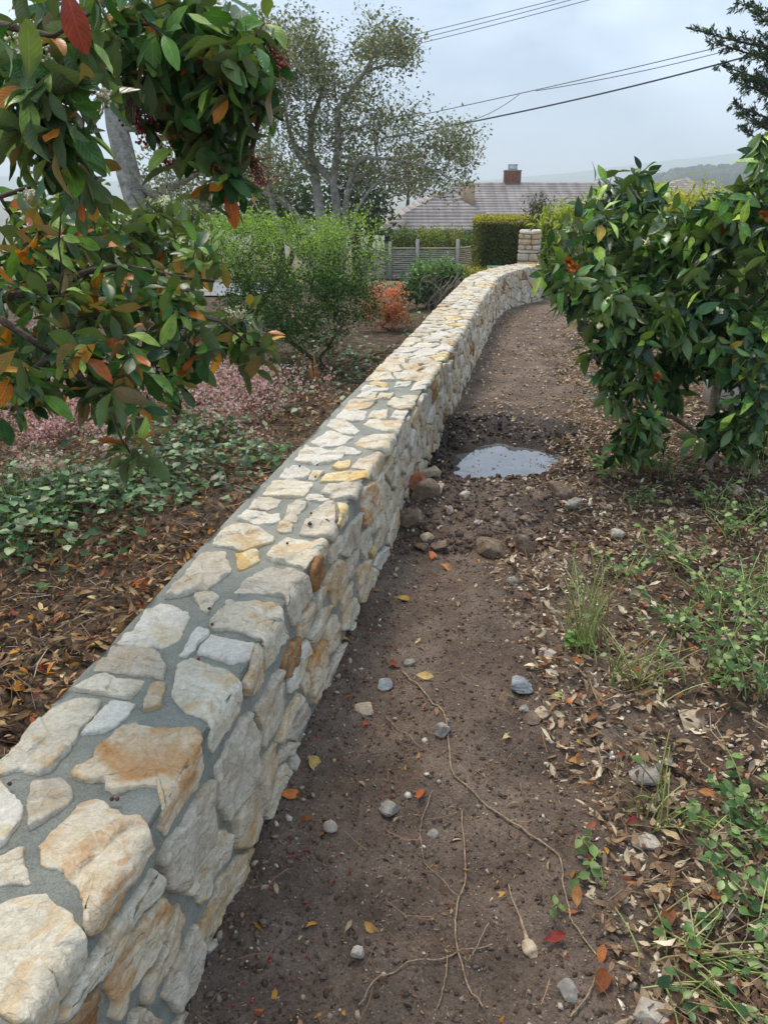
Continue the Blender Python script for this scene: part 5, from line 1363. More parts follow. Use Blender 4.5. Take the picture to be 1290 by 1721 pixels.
def region(n, x0, x1, y0, y1, cond):
    x = rng.uniform(x0, x1, n); y = y0 + (y1 - y0) * rng.random(n) ** 1.25; P = np.stack([x, y, np.zeros(n)], -1)
    k = in_frame(P, 420 if n > 12000 and x0 > .4 else 140) & cond(x, y); return x[k], y[k]
leftof = lambda x, y: x < wall_right(y) - WW - .05
la = Acc(); x, y = region(52000, -4.5, .6, .9, 8, leftof)
dens = rng.random(len(x)) < np.where(y < 3.6, 1.0, .45); x, y = x[dens], y[dens]
scatter_leaves(la, x, y, rng.uniform(.022, .058, len(x)), ['#83644a', '#97785a', '#66503f', '#b09574', '#54443a', '#b5803f', '#9c5238', '#cbb48a', '#84493e', '#75624f'], [.18, .16, .16, .12, .14, .07, .03, .06, .03, .05], .55, (.004, .045))
tag(la.build('leaf_litter', LEAFD), 'brown and orange leaves on the left bank', kind='stuff')
tw = Acc(); x, y = region(16000, -4.5, .6, .9, 8, leftof); x, y = x[:5200], y[:5200]
def twigs(acc, x, y, l0, l1, r0, r1, cols):
    C = pick_cols(cols, len(x))
    for i in range(len(x)):
        L_ = rng.uniform(l0, l1); a = rng.uniform(0, 6.283); d = np.array([math.cos(a), math.sin(a), rng.normal(0, .15)]); s = np.array([-d[1], d[0], 0]) * rng.normal(0, .12) * L_
        z = float(ground(x[i], y[i])) + rng.uniform(.008, .04); b = np.array([x[i], y[i], z]); acc.tube([b, b + d * L_ * .5 + s, b + d * L_], rng.uniform(r0, r1), 3, C[i], False)
twigs(tw, x, y, .05, .22, .0007, .0022, ['#9a8672', '#77644f', '#b8a58e', '#5c4a3a'])
tag(tw.build('twig_litter', VARC), 'fine dead twigs and needles on the left bank', kind='stuff')

ROUND = leaf_tmpl(3, .85, .9, .15, .12, .04, .25, 0, .6)
def blob_px(lst):
    xs, ys = [], []
    for cx, cy, rx, ry, n in lst:
        a = rng.normal(0, .5, (n, 2)); 
        for u, v in a:
            p_ = at_z(cx + rx * u, cy + ry * v, .03); xs.append(p_[0]); ys.append(p_[1])
    x, y = np.array(xs), np.array(ys); k = leftof(x, y); return x[k], y[k]
iv = Acc(); x, y = blob_px([(60, 850, 110, 60, 446), (260, 775, 120, 50, 446), (340, 730, 90, 45, 302), (170, 840, 120, 50, 331), (540, 600, 60, 45, 187), (455, 640, 60, 40, 216), (610, 600, 50, 30, 94), (440, 770, 70, 30, 115), (490, 620, 60, 60, 187), (30, 900, 80, 60, 187), (600, 645, 40, 30, 58), (560, 560, 70, 40, 115), (300, 820, 120, 40, 115), (380, 680, 120, 50, 216), (120, 930, 160, 40, 43), (690, 560, 30, 30, 43), (500, 540, 100, 30, 173)])
n = len(x); hgt = rng.uniform(.02, .13, n) * (.5 + np.clip(fbm(x * 3, y * 3, 5, 2) + .5, 0, 1)); P = gpos(x, y); P[:, 2] += hgt
a = rng.uniform(0, 6.283, n); d = np.stack([np.cos(a), np.sin(a), rng.normal(-.1, .3, n)], -1)
iv.add(*ROUND, M=frames(d, np.array([0, 0, 1.]) + rng.normal(0, .35, (n, 3)), rng.uniform(.022, .062, n)), P=P, col=pick_cols(['#35552c', '#426636', '#557a42', '#6f8c58', '#2c4626', '#8a9f70'], n, [.24, .24, .2, .11, .15, .06], .2))
o = iv.build('ivy_ground_cover', m_leaf('ivy_leaf', .4, .15, False, S_('#8a9a70'), .4)); tag(o, 'low ivy and sedum ground cover on the left bank', kind='stuff')
st_ = Acc(); k = rng.permutation(n)[:1600]
for i in k: st_.tube([(x[i] + rng.normal(0, .02), y[i] + rng.normal(0, .02), P[i, 2] - hgt[i]), P[i]], .0011, 3, srgb('#6d7a4a'), False)
pf = Acc(); x, y = blob_px([(330, 690, 150, 45, 177), (160, 715, 170, 55, 186), (230, 760, 110, 36, 84), (400, 610, 70, 30, 75), (380, 640, 100, 36, 93), (60, 715, 80, 40, 84), (20, 590, 50, 50, 56), (450, 690, 70, 30, 56), (60, 810, 80, 30, 46), (230, 640, 200, 40, 111), (410, 720, 80, 40, 38), (480, 650, 80, 40, 60), (80, 700, 180, 60, 130), (30, 650, 80, 40, 60), (300, 730, 120, 40, 70), (90, 640, 120, 40, 93)])
PV = [(0, 0, 0)]; PF = []
for k in range(5):
    a0 = k * 2 * math.pi / 5; PV += [(math.cos(a0 - .38) * .8, math.sin(a0 - .38) * .8, .25), (math.cos(a0 + .38) * .8, math.sin(a0 + .38) * .8, .25), (math.cos(a0), math.sin(a0), .3)]; b0 = 1 + k * 3; PF += [(0, b0, b0 + 2), (0, b0 + 2, b0 + 1)]
PV = np.array(PV, float); PF = np.array(PF)
cm_ = fbm(x * 2.6, y * 2.6, 91, 2); kk_ = cm_ > -.06; x, y, cm_ = x[kk_], y[kk_], cm_[kk_]
for i in range(len(x)):
    z = float(ground(x[i], y[i])); h = rng.uniform(.10, .24) + .30 * max(0, cm_[i]); lean = rng.normal(0, .05, 2); top = np.array([x[i] + lean[0], y[i] + lean[1], z + h])
    pf.tube([(x[i], y[i], z), ((x[i] + top[0]) / 2, (y[i] + top[1]) / 2, z + h * .6), top], .0014, 3, srgb('#a5756c'), False)
    m = 17; Pn = top + rng.normal(0, 1, (m, 3)) * np.array([.035, .035, .04]) - (0, 0, .03)
    pf.add(PV, PF, M=frames(rnd_unit(m), rnd_unit(m) + (0, -.5, .8), rng.uniform(.006, .013, m)), P=Pn, col=pick_cols(['#e2c0c2', '#d6a8b0', '#eedcda', '#c8929a', '#dab6ba', '#b0747c'], m))
o = pf.build('pink_flower_cover', m_leaf('pink_petal', .6, .25, False, None, .2)); tag(o, 'drift of tiny pink flowers on the left bank', kind='stuff')
gb_ = Acc()
x, y = blob_px([(30, 860, 70, 50, 120), (90, 800, 60, 40, 60), (150, 720, 60, 40, 40), (220, 800, 60, 40, 50), (700, 540, 40, 20, 40), (480, 600, 60, 40, 60)])
for i in range(len(x)):
    z = float(ground(x[i], y[i])); L_ = rng.uniform(.08, .24); a = rng.uniform(0, 6.28); u = np.array([math.cos(a), math.sin(a), 0]) * L_ * .5
    gb_.tube([(x[i], y[i], z), np.array([x[i], y[i], z + L_ * .7]) + u * .4, np.array([x[i], y[i], z + L_ * .8]) + u], [.0022, .0018, .0005], 3, srgb('#6f8a44'), False)
tag(gb_.build('grass_blades', VARC), 'thin grass among the ivy', kind='stuff')
tag(st_.build('ivy_stems', VARC), 'green stalks under the ivy leaves', kind='stuff')

# broken stump and grey cut branch on the bank
q = at_z(530, 642, 0); stp = empty('broken_stump', (q[0], q[1], float(ground(q[0], q[1])))); tag(stp, 'split broken orange brown stump standing below the round bush', 'stump')
WOODY = m_bark('split_wood', S_('#8d6238'), S_('#b98a55'), S_('#d0aa78'), 24)
for k in range(6):
    ac = Acc(); a = k * 1.05; h = rng.uniform(.17, .31); bx = .022 * math.cos(a); by = .022 * math.sin(a)
    ac.tube([(bx, by, -.03), (bx * 1.3 - .01, by * 1.2, h * .5), (bx * 1.6 - .022, by * 1.4, h)], [.018, .015, .004], 5); ac.build('splinter', WOODY, stp)
def stick(label, pts, r0, r1, mat=None, zoff=.006, n=6, name='stick', cat='stick'):
    W_ = np.array([at_ground(x, y) for x, y in pts]); m = max(8, len(pts) * 4); t_ = np.linspace(0, 1, len(pts)); tt = np.linspace(0, 1, m)
    X_ = np.interp(tt, t_, W_[:, 0]); Y_ = np.interp(tt, t_, W_[:, 1]); X_ = np.convolve(np.pad(X_, 1, 'edge'), [.25, .5, .25], 'valid'); Y_ = np.convolve(np.pad(Y_, 1, 'edge'), [.25, .5, .25], 'valid')
    Z_ = ground(X_, Y_) + zoff + .006 * np.abs(vnoise(tt * 6, tt * 0 + pts[0][0], 3)) * 2
    P_ = np.stack([X_, Y_, Z_], -1) + rng.normal(0, .0012, (m, 3)); c = P_[0].copy(); a = Acc(); a.tube(P_ - c, np.linspace(r0, r1, m), n); o = a.build(name, mat or STICK); o.location = c; tag(o, label, cat); return o
STICK = m_bark('dry_stick', S_('#7d6650'), S_('#a08a70'), S_('#bda88c'), 40)
DSTICK = m_bark('dark_stick', S_('#4a3c30'), S_('#64513f'), S_('#7d6852'), 40)
stick('dark fallen branch lying from the bush towards the wall', [(570, 635), (600, 610), (640, 598), (672, 580)], .014, .008, DSTICK, .03)
stick('thick pale bent branch emerging from under the round bush', [(532, 585), (508, 560), (485, 530), (450, 512), (400, 515)], .016, .010, STICK, .10)
stick('pale curved root on the bank close to the wall', [(575, 690), (572, 675), (562, 662)], .008, .004, STICK, .02)

# ------------------------------------------------------------------ right bank: litter, chips, ground plants
rightof = lambda x, y: (x > path_right(y) - .32 + .45 * fbm(x * 2.5, y * 2.5, 61, 3)) & (y < 9)
la = Acc(); x, y = region(44000, .5, 4.8, .8, 9, rightof)
scatter_leaves(la, x, y, rng.uniform(.013, .052, len(x)), ['#a8927b', '#93785f', '#7d6350', '#c4b198', '#5f4a3c', '#a5683f', '#d2c4ac', '#85513f', '#71604f'], [.18, .17, .15, .13, .12, .03, .09, .03, .1], .4, (.003, .028))
tag(la.build('leaf_litter', LEAFD), 'pale tan leaves and chips on the right bank', kind='stuff')
def chips(acc, x, y, l0, l1, cols, flat=.11):
    n = len(x); P = gpos(x, y); L_ = rng.uniform(l0, l1, n); a = rng.uniform(0, 6.283, n); d = np.stack([np.cos(a), np.sin(a), rng.normal(0, .25, n)], -1)
    M = frames(d, np.array([0, 0, 1.]) + rng.normal(0, .3, (n, 3)), L_); M[:, :, 1] *= rng.uniform(.25, .6, (n, 1)); M[:, :, 2] *= flat; P[:, 2] += L_ * .06
    V = np.array([(-.55, -.25, -.5), (.35, -.5, -.5), (.6, .2, -.5), (-.25, .5, -.5), (-.42, -.2, .5), (.3, -.35, .1), (.4, .15, .6), (-.2, .36, .2)], float)
    F = np.array([(3, 2, 1, 0), (4, 5, 6, 7), (0, 1, 5, 4), (1, 2, 6, 5), (2, 3, 7, 6), (3, 0, 4, 7)]); acc.add(V, F, M=M, P=P, col=pick_cols(cols, n, None, .15))
ch_ = Acc(); x, y = region(52000, .5, 4.8, .8, 8, rightof); x, y = x[:13000], y[:13000]
chips(ch_, x, y, .008, .036, ['#b59c80', '#c9b496', '#8f745a', '#a88c6e', '#6d5646', '#d6c8b0'])
tag(ch_.build('bark_chips', VARC, smooth=False), 'bark and wood chips on the right bank', kind='stuff')
onp = lambda x, y: (x > wall_right(y) + .01) & (x < path_right(y) + .2) & (puddle_r(x, y) > 1.1)
pb = Acc()
def pebbles(acc, n, x0, x1, y0, y1, s0, s1, cols, cond, pw=2.2, sink=.15):
    x, y = region(n, x0, x1, y0, y1, cond); n = len(x); P = gpos(x, y); s = s0 + (s1 - s0) * rng.random(n) ** pw; P[:, 2] += s * .35 - s * sink
    V = np.array([(1, 0, 0), (-1, 0, 0), (0, 1, 0), (0, -1, 0), (0, 0, .7), (0, 0, -.7), (.6, .6, .35), (-.6, .55, .3), (-.55, -.65, .35), (.6, -.6, .3)], float)
    F = np.array([(4, 0, 6), (4, 6, 2), (4, 2, 7), (4, 7, 1), (4, 1, 8), (4, 8, 3), (4, 3, 9), (4, 9, 0), (5, 6, 0), (5, 2, 6), (5, 7, 2), (5, 1, 7), (5, 8, 1), (5, 3, 8), (5, 9, 3), (5, 0, 9)])
    M = frames(rnd_unit(n), np.array([0, 0, 1.]) + rng.normal(0, .5, (n, 3)), s); M[:, :, 1] *= rng.uniform(.5, 1, (n, 1)); M[:, :, 2] *= rng.uniform(.4, .9, (n, 1))
    acc.add(V, F, M=M, P=P, col=pick_cols(cols, n, None, .12))
PC = ['#a89a86', '#8f8272', '#c2b7a6', '#776a5d', '#9a866e', '#665a4e']
pebbles(pb, 24000, -.6, 1.6, .7, 4, .0012, .0036, ['#8f8272', '#a39480', '#776a5d', '#b5a794', '#665a4e'], onp, 1.8); pebbles(pb, 1700, -.6, 1.6, .7, 4.4, .004, .013, PC, onp, 2.6); pebbles(pb, 9000, -.2, 3.2, 3.5, 11.5, .004, .02, PC + ['#c4b49c', '#b8a488'], onp, 2.2)
x, y = region(1600, -.6, 1.5, .8, 4, lambda x, y: onp(x, y) & (x < wall_right(y) + .13)); pebbles(pb, 3800, -.6, 1.2, .8, 4.2, .003, .016, PC, lambda x, y: (x > wall_right(y) + .01) & (x < wall_right(y) + .14), 2.0)
pebbles(pb, 3500, .6, 3, .8, 6, .004, .014, ['#cfc6b8', '#dcd6ca', '#b5a794', '#e2ddd4'], rightof, 2.0)
tag(pb.build('gravel', m_plain('gravel_stone', (1, 1, 1), .85, 90, .2, .3, use_attr=True), smooth=False), 'small pebbles and stone crumbs in the dirt', kind='stuff')
cl = Acc(); pebbles(cl, 30000, -.6, 1.7, .7, 5.5, .002, .012, ['#68564a', '#5c4b3f', '#766355', '#504136'], onp, 3.0, .45); pebbles(cl, 2600, -.1, 1.4, 3.3, 4.3, .005, .026, ['#64534a', '#584840', '#735f52'], onp, 2.4, .3)
pebbles(cl, 5000, .1, 1.8, 4.0, 6.2, .005, .024, ['#37302b', '#2e2824', '#443a34'], lambda x, y: (x > wall_right(y)) & (puddle_r(x, y) > 1.12) & (puddle_r(x, y) < 2.2), 2.4, .3)
tag(cl.build('soil_clods', m_plain('soil', (1, 1, 1), .95, 120, .3, .8, use_attr=True), smooth=False), 'crumbly clods of dark soil on the path', kind='stuff')
pl = Acc(); x, y = region(1500, -.5, 1.8, .8, 5, onp); scatter_leaves(pl, x[:260], y[:260], rng.uniform(.012, .035, 260)[:len(x[:260])], ['#b8977a', '#a5805f', '#cdb595', '#9a5a3a', '#7a5c48', '#b5833f'], None, .4, (.002, .012))
x, y = region(9000, -.2, 3.2, 4.5, 11, lambda x, y: onp(x, y) & (puddle_r(x, y) > 1.9)); scatter_leaves(pl, x[:1900], y[:1900], rng.uniform(.014, .042, len(x[:1900])), ['#b8977a', '#c4a888', '#cdb595', '#9a7a5c', '#86684f'], None, .4, (.002, .014))
x, y = region(16000, -.5, 1.8, .75, 5.5, onp); scatter_leaves(pl, x[:5200], y[:5200], rng.uniform(.004, .013, len(x[:5200])), ['#a58a6c', '#8a6a50', '#c2aa88', '#6f5544', '#94704f'], None, .5, (.001, .006))
q_ = rng.uniform(-.22, .22, (26, 2)); q_[:, 0] += PUD[0]; q_[:, 1] += PUD[1]; k_ = len(q_); a_2 = rng.uniform(0, 6.28, k_); pl.add(*DRY[0], M=frames(np.stack([np.cos(a_2), np.sin(a_2), a_2 * 0], -1), np.array([0, 0, 1.]) + rng.normal(0, .15, (k_, 3)), rng.uniform(.006, .026, k_)), P=np.hstack([q_, np.full((k_, 1), -.027)]), col=pick_cols(['#6a5443', '#4d3c30', '#8a7258'], k_))
tag(pl.build('path_litter', LEAFD), 'scattered leaf bits along the dirt path', kind='stuff')
tw = Acc(); x, y = region(2500, -.5, 1.6, .8, 5, onp); twigs(tw, x[:420], y[:420], .03, .12, .0005, .0013, ['#8d6a50', '#a07c5c', '#6a5040']); x, y = region(6000, .6, 4, .8, 7, rightof); twigs(tw, x[:1100], y[:1100], .04, .16, .0007, .002, ['#9a8468', '#77624c', '#b5a184'])
tag(tw.build('needle_litter', VARC), 'thin needles and twigs on path and right bank', kind='stuff')
bb = Acc(); xs_, ys_ = [], []
for cx, cy, rx, ry, n in ((520, 1400, 60, 120, 40), (640, 1180, 60, 60, 34), (600, 1100, 30, 60, 14), (680, 1290, 60, 60, 12), (470, 1640, 80, 60, 14), (700, 1000, 60, 60, 8), (640, 1060, 40, 40, 10), (560, 1240, 50, 40, 12)):
    for u in rng.normal(0, .6, (n, 2)):
        p_ = at_z(cx + rx * u[0], cy + ry * u[1], 0); xs_.append(p_[0]); ys_.append(p_[1])
x, y = np.array(xs_), np.array(ys_); k = x > wall_right(y) + .02; x, y = x[k], y[k]; r_ = rng.uniform(.0022, .0036, len(x)); P = gpos(x, y); P[:, 2] += r_ * .7
balls(bb, P, r_, pick_cols(['#b3222a', '#c22f33', '#8a1c1e', '#6a1a18'], len(x))); tag(bb.build('fallen_berries', BERRY), 'tiny fallen red berries on the dirt', kind='stuff')

# berries lying on the wall top
def berry(x, y, kinds, label, r=.0052):
    s_, t_ = px_to_st(x, y); Pw_, Nw = wallP(np.array([s_]), np.array([t_])); c = Pw_[0] + Nw[0] * (.012 + r * .6); a = Acc()
    pts = rng.normal(0, 1, (kinds, 3)) * np.array([.006, .006, .001]) * (kinds > 1); balls(a, pts, r, pick_cols(['#4a2420', '#6b2a22', '#3a201d'], kinds)); a.tube([pts[0], pts[0] + (.006, .003, .006), pts[0] + (.014, .006, .005)], .0006, 3, srgb('#4a3428'), False)
    o = a.build('fallen_berry', BERRY); o.location = c; tag(o, label, 'berry', 'berries fallen on the wall top')
for x, y, n, lb in ((18, 1326, 1, 'round black berry beside the left edge slab at the near end of the wall'), (194, 1352, 2, 'pair of dark red berries on mortar above the big ochre stone'), (334, 1113, 1, 'red berry on mortar at the top of the squared cream corner stone'),
                    (352, 1028, 1, 'dark berry on mortar below the small triangular stone'), (357, 1054, 1, 'reddish berry at the left corner of the broad cream stone'), (483, 919, 1, 'dark berry in the middle of the pinkish rounded stone'), (518, 886, 4, 'clump of dried red berries on the grey stone with yellow corner'),
                    (523, 868, 1, 'single dark speck of a berry above the dried clump'), (507, 787, 2, 'two dark berries at the left edge near the yellow long stone'), (533, 786, 1, 'dark berry on the mortar left of the small yellow stone'), (530, 806, 1, 'lone berry just left of the long yellow stone')):
    berry(x, y, n, lb)

# plants on the right bank
def ground_plant(label, x, y, nst, hgt, lsz, spread, lcols, leaves=6, bare=.0, group=None, lean=(0, 0), name='ground_plant'):
    q = at_ground(x, y); b = np.array([q[0], q[1], float(ground(q[0], q[1]))]); o = empty(name, b); tag(o, label, 'plant', group); sa = Acc(); la = Acc(); P, D, N, S = [], [], [], []
    for k in range(nst):
        a = rng.uniform(0, 6.283); sp = rng.uniform(.3, 1) * spread; h = hgt * rng.uniform(.5, 1.15); b0 = np.array([rng.normal(0, .03), rng.normal(0, .03), 0]) * (1 + spread * 2)
        end = b0 + np.array([math.cos(a) * sp + lean[0], math.sin(a) * sp + lean[1], h]); mid = (b0 + end) / 2 + np.array([0, 0, h * .25]) - np.array([math.cos(a), math.sin(a), 0]) * sp * .12
        us = np.linspace(0, 1, 7)[:, None]; pts = b0 * (1 - us) ** 2 + 2 * mid * us * (1 - us) + end * us ** 2
        gl = ground(pts[:, 0] + b[0], pts[:, 1] + b[1]) - b[2] + .004; pts[:, 2] = np.maximum(pts[:, 2], gl); pts[0, 2] = -.01 + gl[0] - .004
        sa.tube(pts, np.linspace(.0026, .0013, 7), 4, pick_cols(['#98a55c', '#b4bb7a', '#7f8d48', '#8a7a52'], 1)[0], False)
        if rng.random() < bare: continue
        for m in range(leaves):
            u = .3 + .7 * (m + rng.random()) / leaves; p_ = np.array([np.interp(u, us[:, 0], pts[:, i]) for i in range(3)]); a2 = rng.uniform(0, 6.28)
            P.append(p_); D.append((math.cos(a2), math.sin(a2), rng.normal(.1, .3))); N.append((rng.normal(0, .35), rng.normal(0, .35) - .2, 1)); S.append(lsz * rng.uniform(.6, 1.2))
    sa.build('stems', VARC, o, kind='stuff')
    if P: la.add(*ROUND, M=frames(np.array(D), np.array(N), np.array(S), .85), P=np.array(P), col=pick_cols(lcols, len(P))); la.build('leaves', IVYL, o, kind='stuff')
    return o
IVYL = m_leaf('round_green_leaf', .38, .18, False, S_('#93a679'), .4)
GC = ['#4a6a36', '#5a7b40', '#74914d', '#90a666', '#3c5a2e']
GPL = [(1075, 850, 12, .10, .045, .10, 'leafy green sprig between the grey rock and the camellia base'), (1010, 800, 14, .14, .05, .12, 'dark leafy plant at the left foot of the camellia'), (1060, 790, 16, .16, .05, .14, 'bushy green plant under the lowest camellia leaves'),
       (1110, 800, 12, .14, .045, .12, 'green plant in the shade right of the camellia foot'), (1200, 850, 14, .12, .045, .14, 'low green plant below the right hand camellia bough'), (1265, 800, 12, .2, .04, .12, 'tall grassy plant at the right edge under the camellia'),
       (1225, 900, 16, .13, .045, .16, 'spreading green plant with a yellow leaf beside it'), (1270, 880, 14, .13, .045, .14, 'green plant at the right edge above the leaf strewn gap'), (1110, 930, 10, .12, .042, .12, 'thin green sprig above the patch of pale stems'),
       (1055, 975, 10, .10, .042, .12, 'small green sprig just right of the pale bare stems'), (1150, 960, 12, .12, .042, .14, 'green sprig with upright shoots near the middle of the right bank'), (1195, 1020, 18, .15, .046, .18, 'dense green plant in the middle of the right bank'),
       (1255, 1010, 16, .15, .046, .16, 'dense green plant against the right edge beside the middle clump'), (1140, 1060, 12, .13, .042, .14, 'green plant left of the dense clump'), (1280, 1090, 16, .16, .05, .16, 'large leaved green plant at the right edge lower down'),
       (1225, 1110, 18, .16, .046, .18, 'leafy plant on long stems at the lower end of the dense patch'), (1180, 1140, 12, .14, .042, .16, 'yellowish stemmed plant at the bottom of the dense patch'), (1260, 1170, 14, .14, .042, .18, 'sprawling stems at the lower right of the dense patch'),
       (1245, 1345, 8, .10, .05, .10, 'dark green shoot with three big leaves by the right edge'), (1215, 1410, 9, .07, .046, .10, 'cluster of blue green leaves flat on the right bank'), (1280, 1430, 10, .10, .05, .12, 'leafy shoot cut by the right edge near the bottom'), (1275, 1540, 10, .10, .044, .12, 'green shoots at the lower right edge')]
for x, y, n_, h, ls, sp, lb in GPL: ground_plant(lb, x, y, int(n_ * 1.15), h * 1.1, ls * .66, sp * 1.2, GC, 6, .2, 'green plants on the right bank')
ground_plant('clump of pale bare green stems bending over at the path edge', 985, 1090, 40, .32, .03, .15, GC, 1, .95, lean=(.0, .05), name='stem_clump')
ground_plant('second clump of pale yellowish bare stems right of the bending clump', 1050, 1150, 34, .17, .03, .20, GC, 1, .85, lean=(.03, .02), name='stem_clump')
ground_plant('small patch of bright green tips beside the bare stems', 975, 1090, 10, .07, .03, .05, ['#5f8a40', '#6f9a48'], 5, 0)
ground_plant('wispy yellow green stems rising on the lower right of the path', 1105, 1380, 22, .15, .03, .16, GC, 2, .7, lean=(-.02, .03), name='stem_clump')
ground_plant('trailing yellow green runners fanning over the lower right corner', 1130, 1610, 34, .06, .03, .24, GC, 2, .55, lean=(.10, -.04), name='stem_clump')
ground_plant('small shoot with two green leaves near the end of the curved root', 1000, 1480, 6, .07, .03, .06, GC, 3, .2)
ground_plant('trailing runners with small green leaves at the bottom right', 1190, 1670, 22, .06, .032, .2, GC, 3, .35, lean=(.05, -.02), name='stem_clump')

# ------------------------------------------------------------------ single rocks, leaves and sticks on the path
def m_rock(name, a, b, c):
    t = NT(name); o = t.obj(); r = t.n('ShaderNodeObjectInfo').outputs['Random']; cx = t.n('ShaderNodeCombineXYZ'); t.l(t.math('MULTIPLY', r, 41.0), cx.inputs[0]); v = t.vecadd(o, cx.outputs[0])
    col = t.ramp(t.noise(v, 38, 6, .65), [(.3, a), (.5, b), (.7, c)]); return t.done(t.bsdf(col, .88, t.bump(t.noise(v, 90, 6, .7), .8, .006), .2))
RK = {'b': m_rock('brown_rock', S_('#55473b'), S_('#7a6857'), S_('#988674')), 't': m_rock('tan_rock', S_('#9a836a'), S_('#bda88c'), S_('#d5c6ae')), 'g': m_rock('grey_rock', S_('#726b64'), S_('#8f887f'), S_('#aca59b')),
      'p': m_rock('pale_rock', S_('#958a7c'), S_('#b9ad9c'), S_('#d3cabc')), 'r': m_rock('rust_rock', S_('#7a4630'), S_('#9c6244'), S_('#b98562')), 'u': m_rock('blue_grey_rock', S_('#6f7274'), S_('#8e9294'), S_('#b0b2b1'))}
ROCKS = [(688, 872, 34, 30, 'b', 'squarish brown rock with a pale top lying against the wall'), (716, 826, 34, 30, 'b', 'rounded brown rock beside the wall at the mound'), (724, 797, 36, 20, 't', 'tan rock between the wall and the puddle'), (698, 815, 22, 30, 'r', 'rust coloured rock tight against the wall'),
         (736, 822, 18, 18, 't', 'small yellowish stone on the rounded rock'), (827, 918, 40, 28, 'b', 'brown flat topped rock at the front of the mound'), (882, 918, 28, 36, 'b', 'upright brown rock right of the flat topped rock'), (716, 902, 22, 18, 't', 'small tan rock in front of the brown wall rock'),
         (738, 915, 24, 16, 'b', 'flat brown stone at the left foot of the mound'), (708, 918, 22, 14, 'b', 'low brown stone nearest the wall at the mound'), (942, 824, 46, 30, 'b', 'broad grey brown rock right of the puddle'), (962, 845, 30, 16, 'g', 'pale flat stone below the broad rock'),
         (883, 872, 18, 12, 'b', 'small rounded stone on the right side of the mound'), (801, 878, 12, 10, 'p', 'little pale stone on the mound face'), (755, 858, 12, 18, 'p', 'narrow white stone standing on the mound'), (780, 831, 20, 10, 'p', 'flat pale chip near the mound top'),
         (1034, 899, 22, 20, 'p', 'white stone among litter on the right bank'), (1232, 824, 24, 18, 't', 'tan stone under the right camellia bough'), (875, 1148, 40, 18, 'u', 'blue grey stone in the middle of the path'), (850, 1173, 26, 20, 'b', 'brown stone just below the blue grey stone'),
         (882, 1192, 18, 10, 'g', 'small grey stone next to the brown stone'), (893, 1204, 30, 14, 'b', 'low brown clod shaped stone beside the tan leaf'), (920, 1098, 26, 18, 'p', 'cream wedge shaped stone on the path edge'), (745, 1224, 26, 22, 'g', 'grey angular stone left of the hollow'),
         (860, 976, 22, 14, 'g', 'grey chip on the path above the blue grey stone'), (1160, 1210, 46, 28, 't', 'flat tan stone slab in the right hand litter'), (614, 1188, 28, 16, 't', 'pale tan stone near the wall foot'), (646, 1149, 26, 12, 'u', 'flat slate grey stone near the wall'),
         (686, 1114, 20, 10, 'g', 'small grey stone near red berries'), (658, 1358, 28, 26, 'g', 'rough grey stone in the lower path'), (556, 1388, 22, 26, 'p', 'whitish angular stone beside the wall foot'), (1085, 1415, 34, 16, 'p', 'pale shard by the wispy stems'),
         (602, 1600, 22, 18, 'p', 'small white stone in the lower left path'), (1090, 1700, 48, 30, 'p', 'cream stone at the bottom right of the path'), (955, 1668, 36, 14, 'g', 'flat grey stone near the bottom right'), (350, 1590, 28, 22, 'p', 'pale chip by the foot of the wall at the bottom'),
         (1242, 1508, 22, 20, 'p', 'white chip at the lower right edge'), (1225, 1535, 26, 22, 'g', 'silvery grey chip at the lower right'), (1090, 1296, 50, 22, 'g', 'grey flat stone in litter by the stems'), (492, 1277, 34, 14, 'p', 'pale curled chip near the wall foot'), (908, 1196, 24, 14, 't', 'yellow tan chip right of the low brown stone'), (726, 1400, 16, 12, 'g', 'tiny grey stone beside the straight twig')]
for k, (x, y, w, h, c, lb) in enumerate(ROCKS):
    q = at_ground(x, y + h * .25); z = float(ground(q[0], q[1])); t_ = q[1] / cray(x, y)[1]; q_s = 1.75 if k < 7 else 1.45; W_ = q_s * w * t_ / FPX; H_ = q_s * h * t_ / FPX
    o = link('rock', rock_mesh('rock', (W_, W_ * rng.uniform(.7, .95), max(H_ * .85, W_ * .35)), 50 + k, RK[c], 2 if w < 24 else 3, .12, 11), None, (q[0], q[1], z + H_ * .18)); o.rotation_euler = (rng.normal(0, .15), rng.normal(0, .15), rng.uniform(0, 6.28)); tag(o, lb, 'rock')
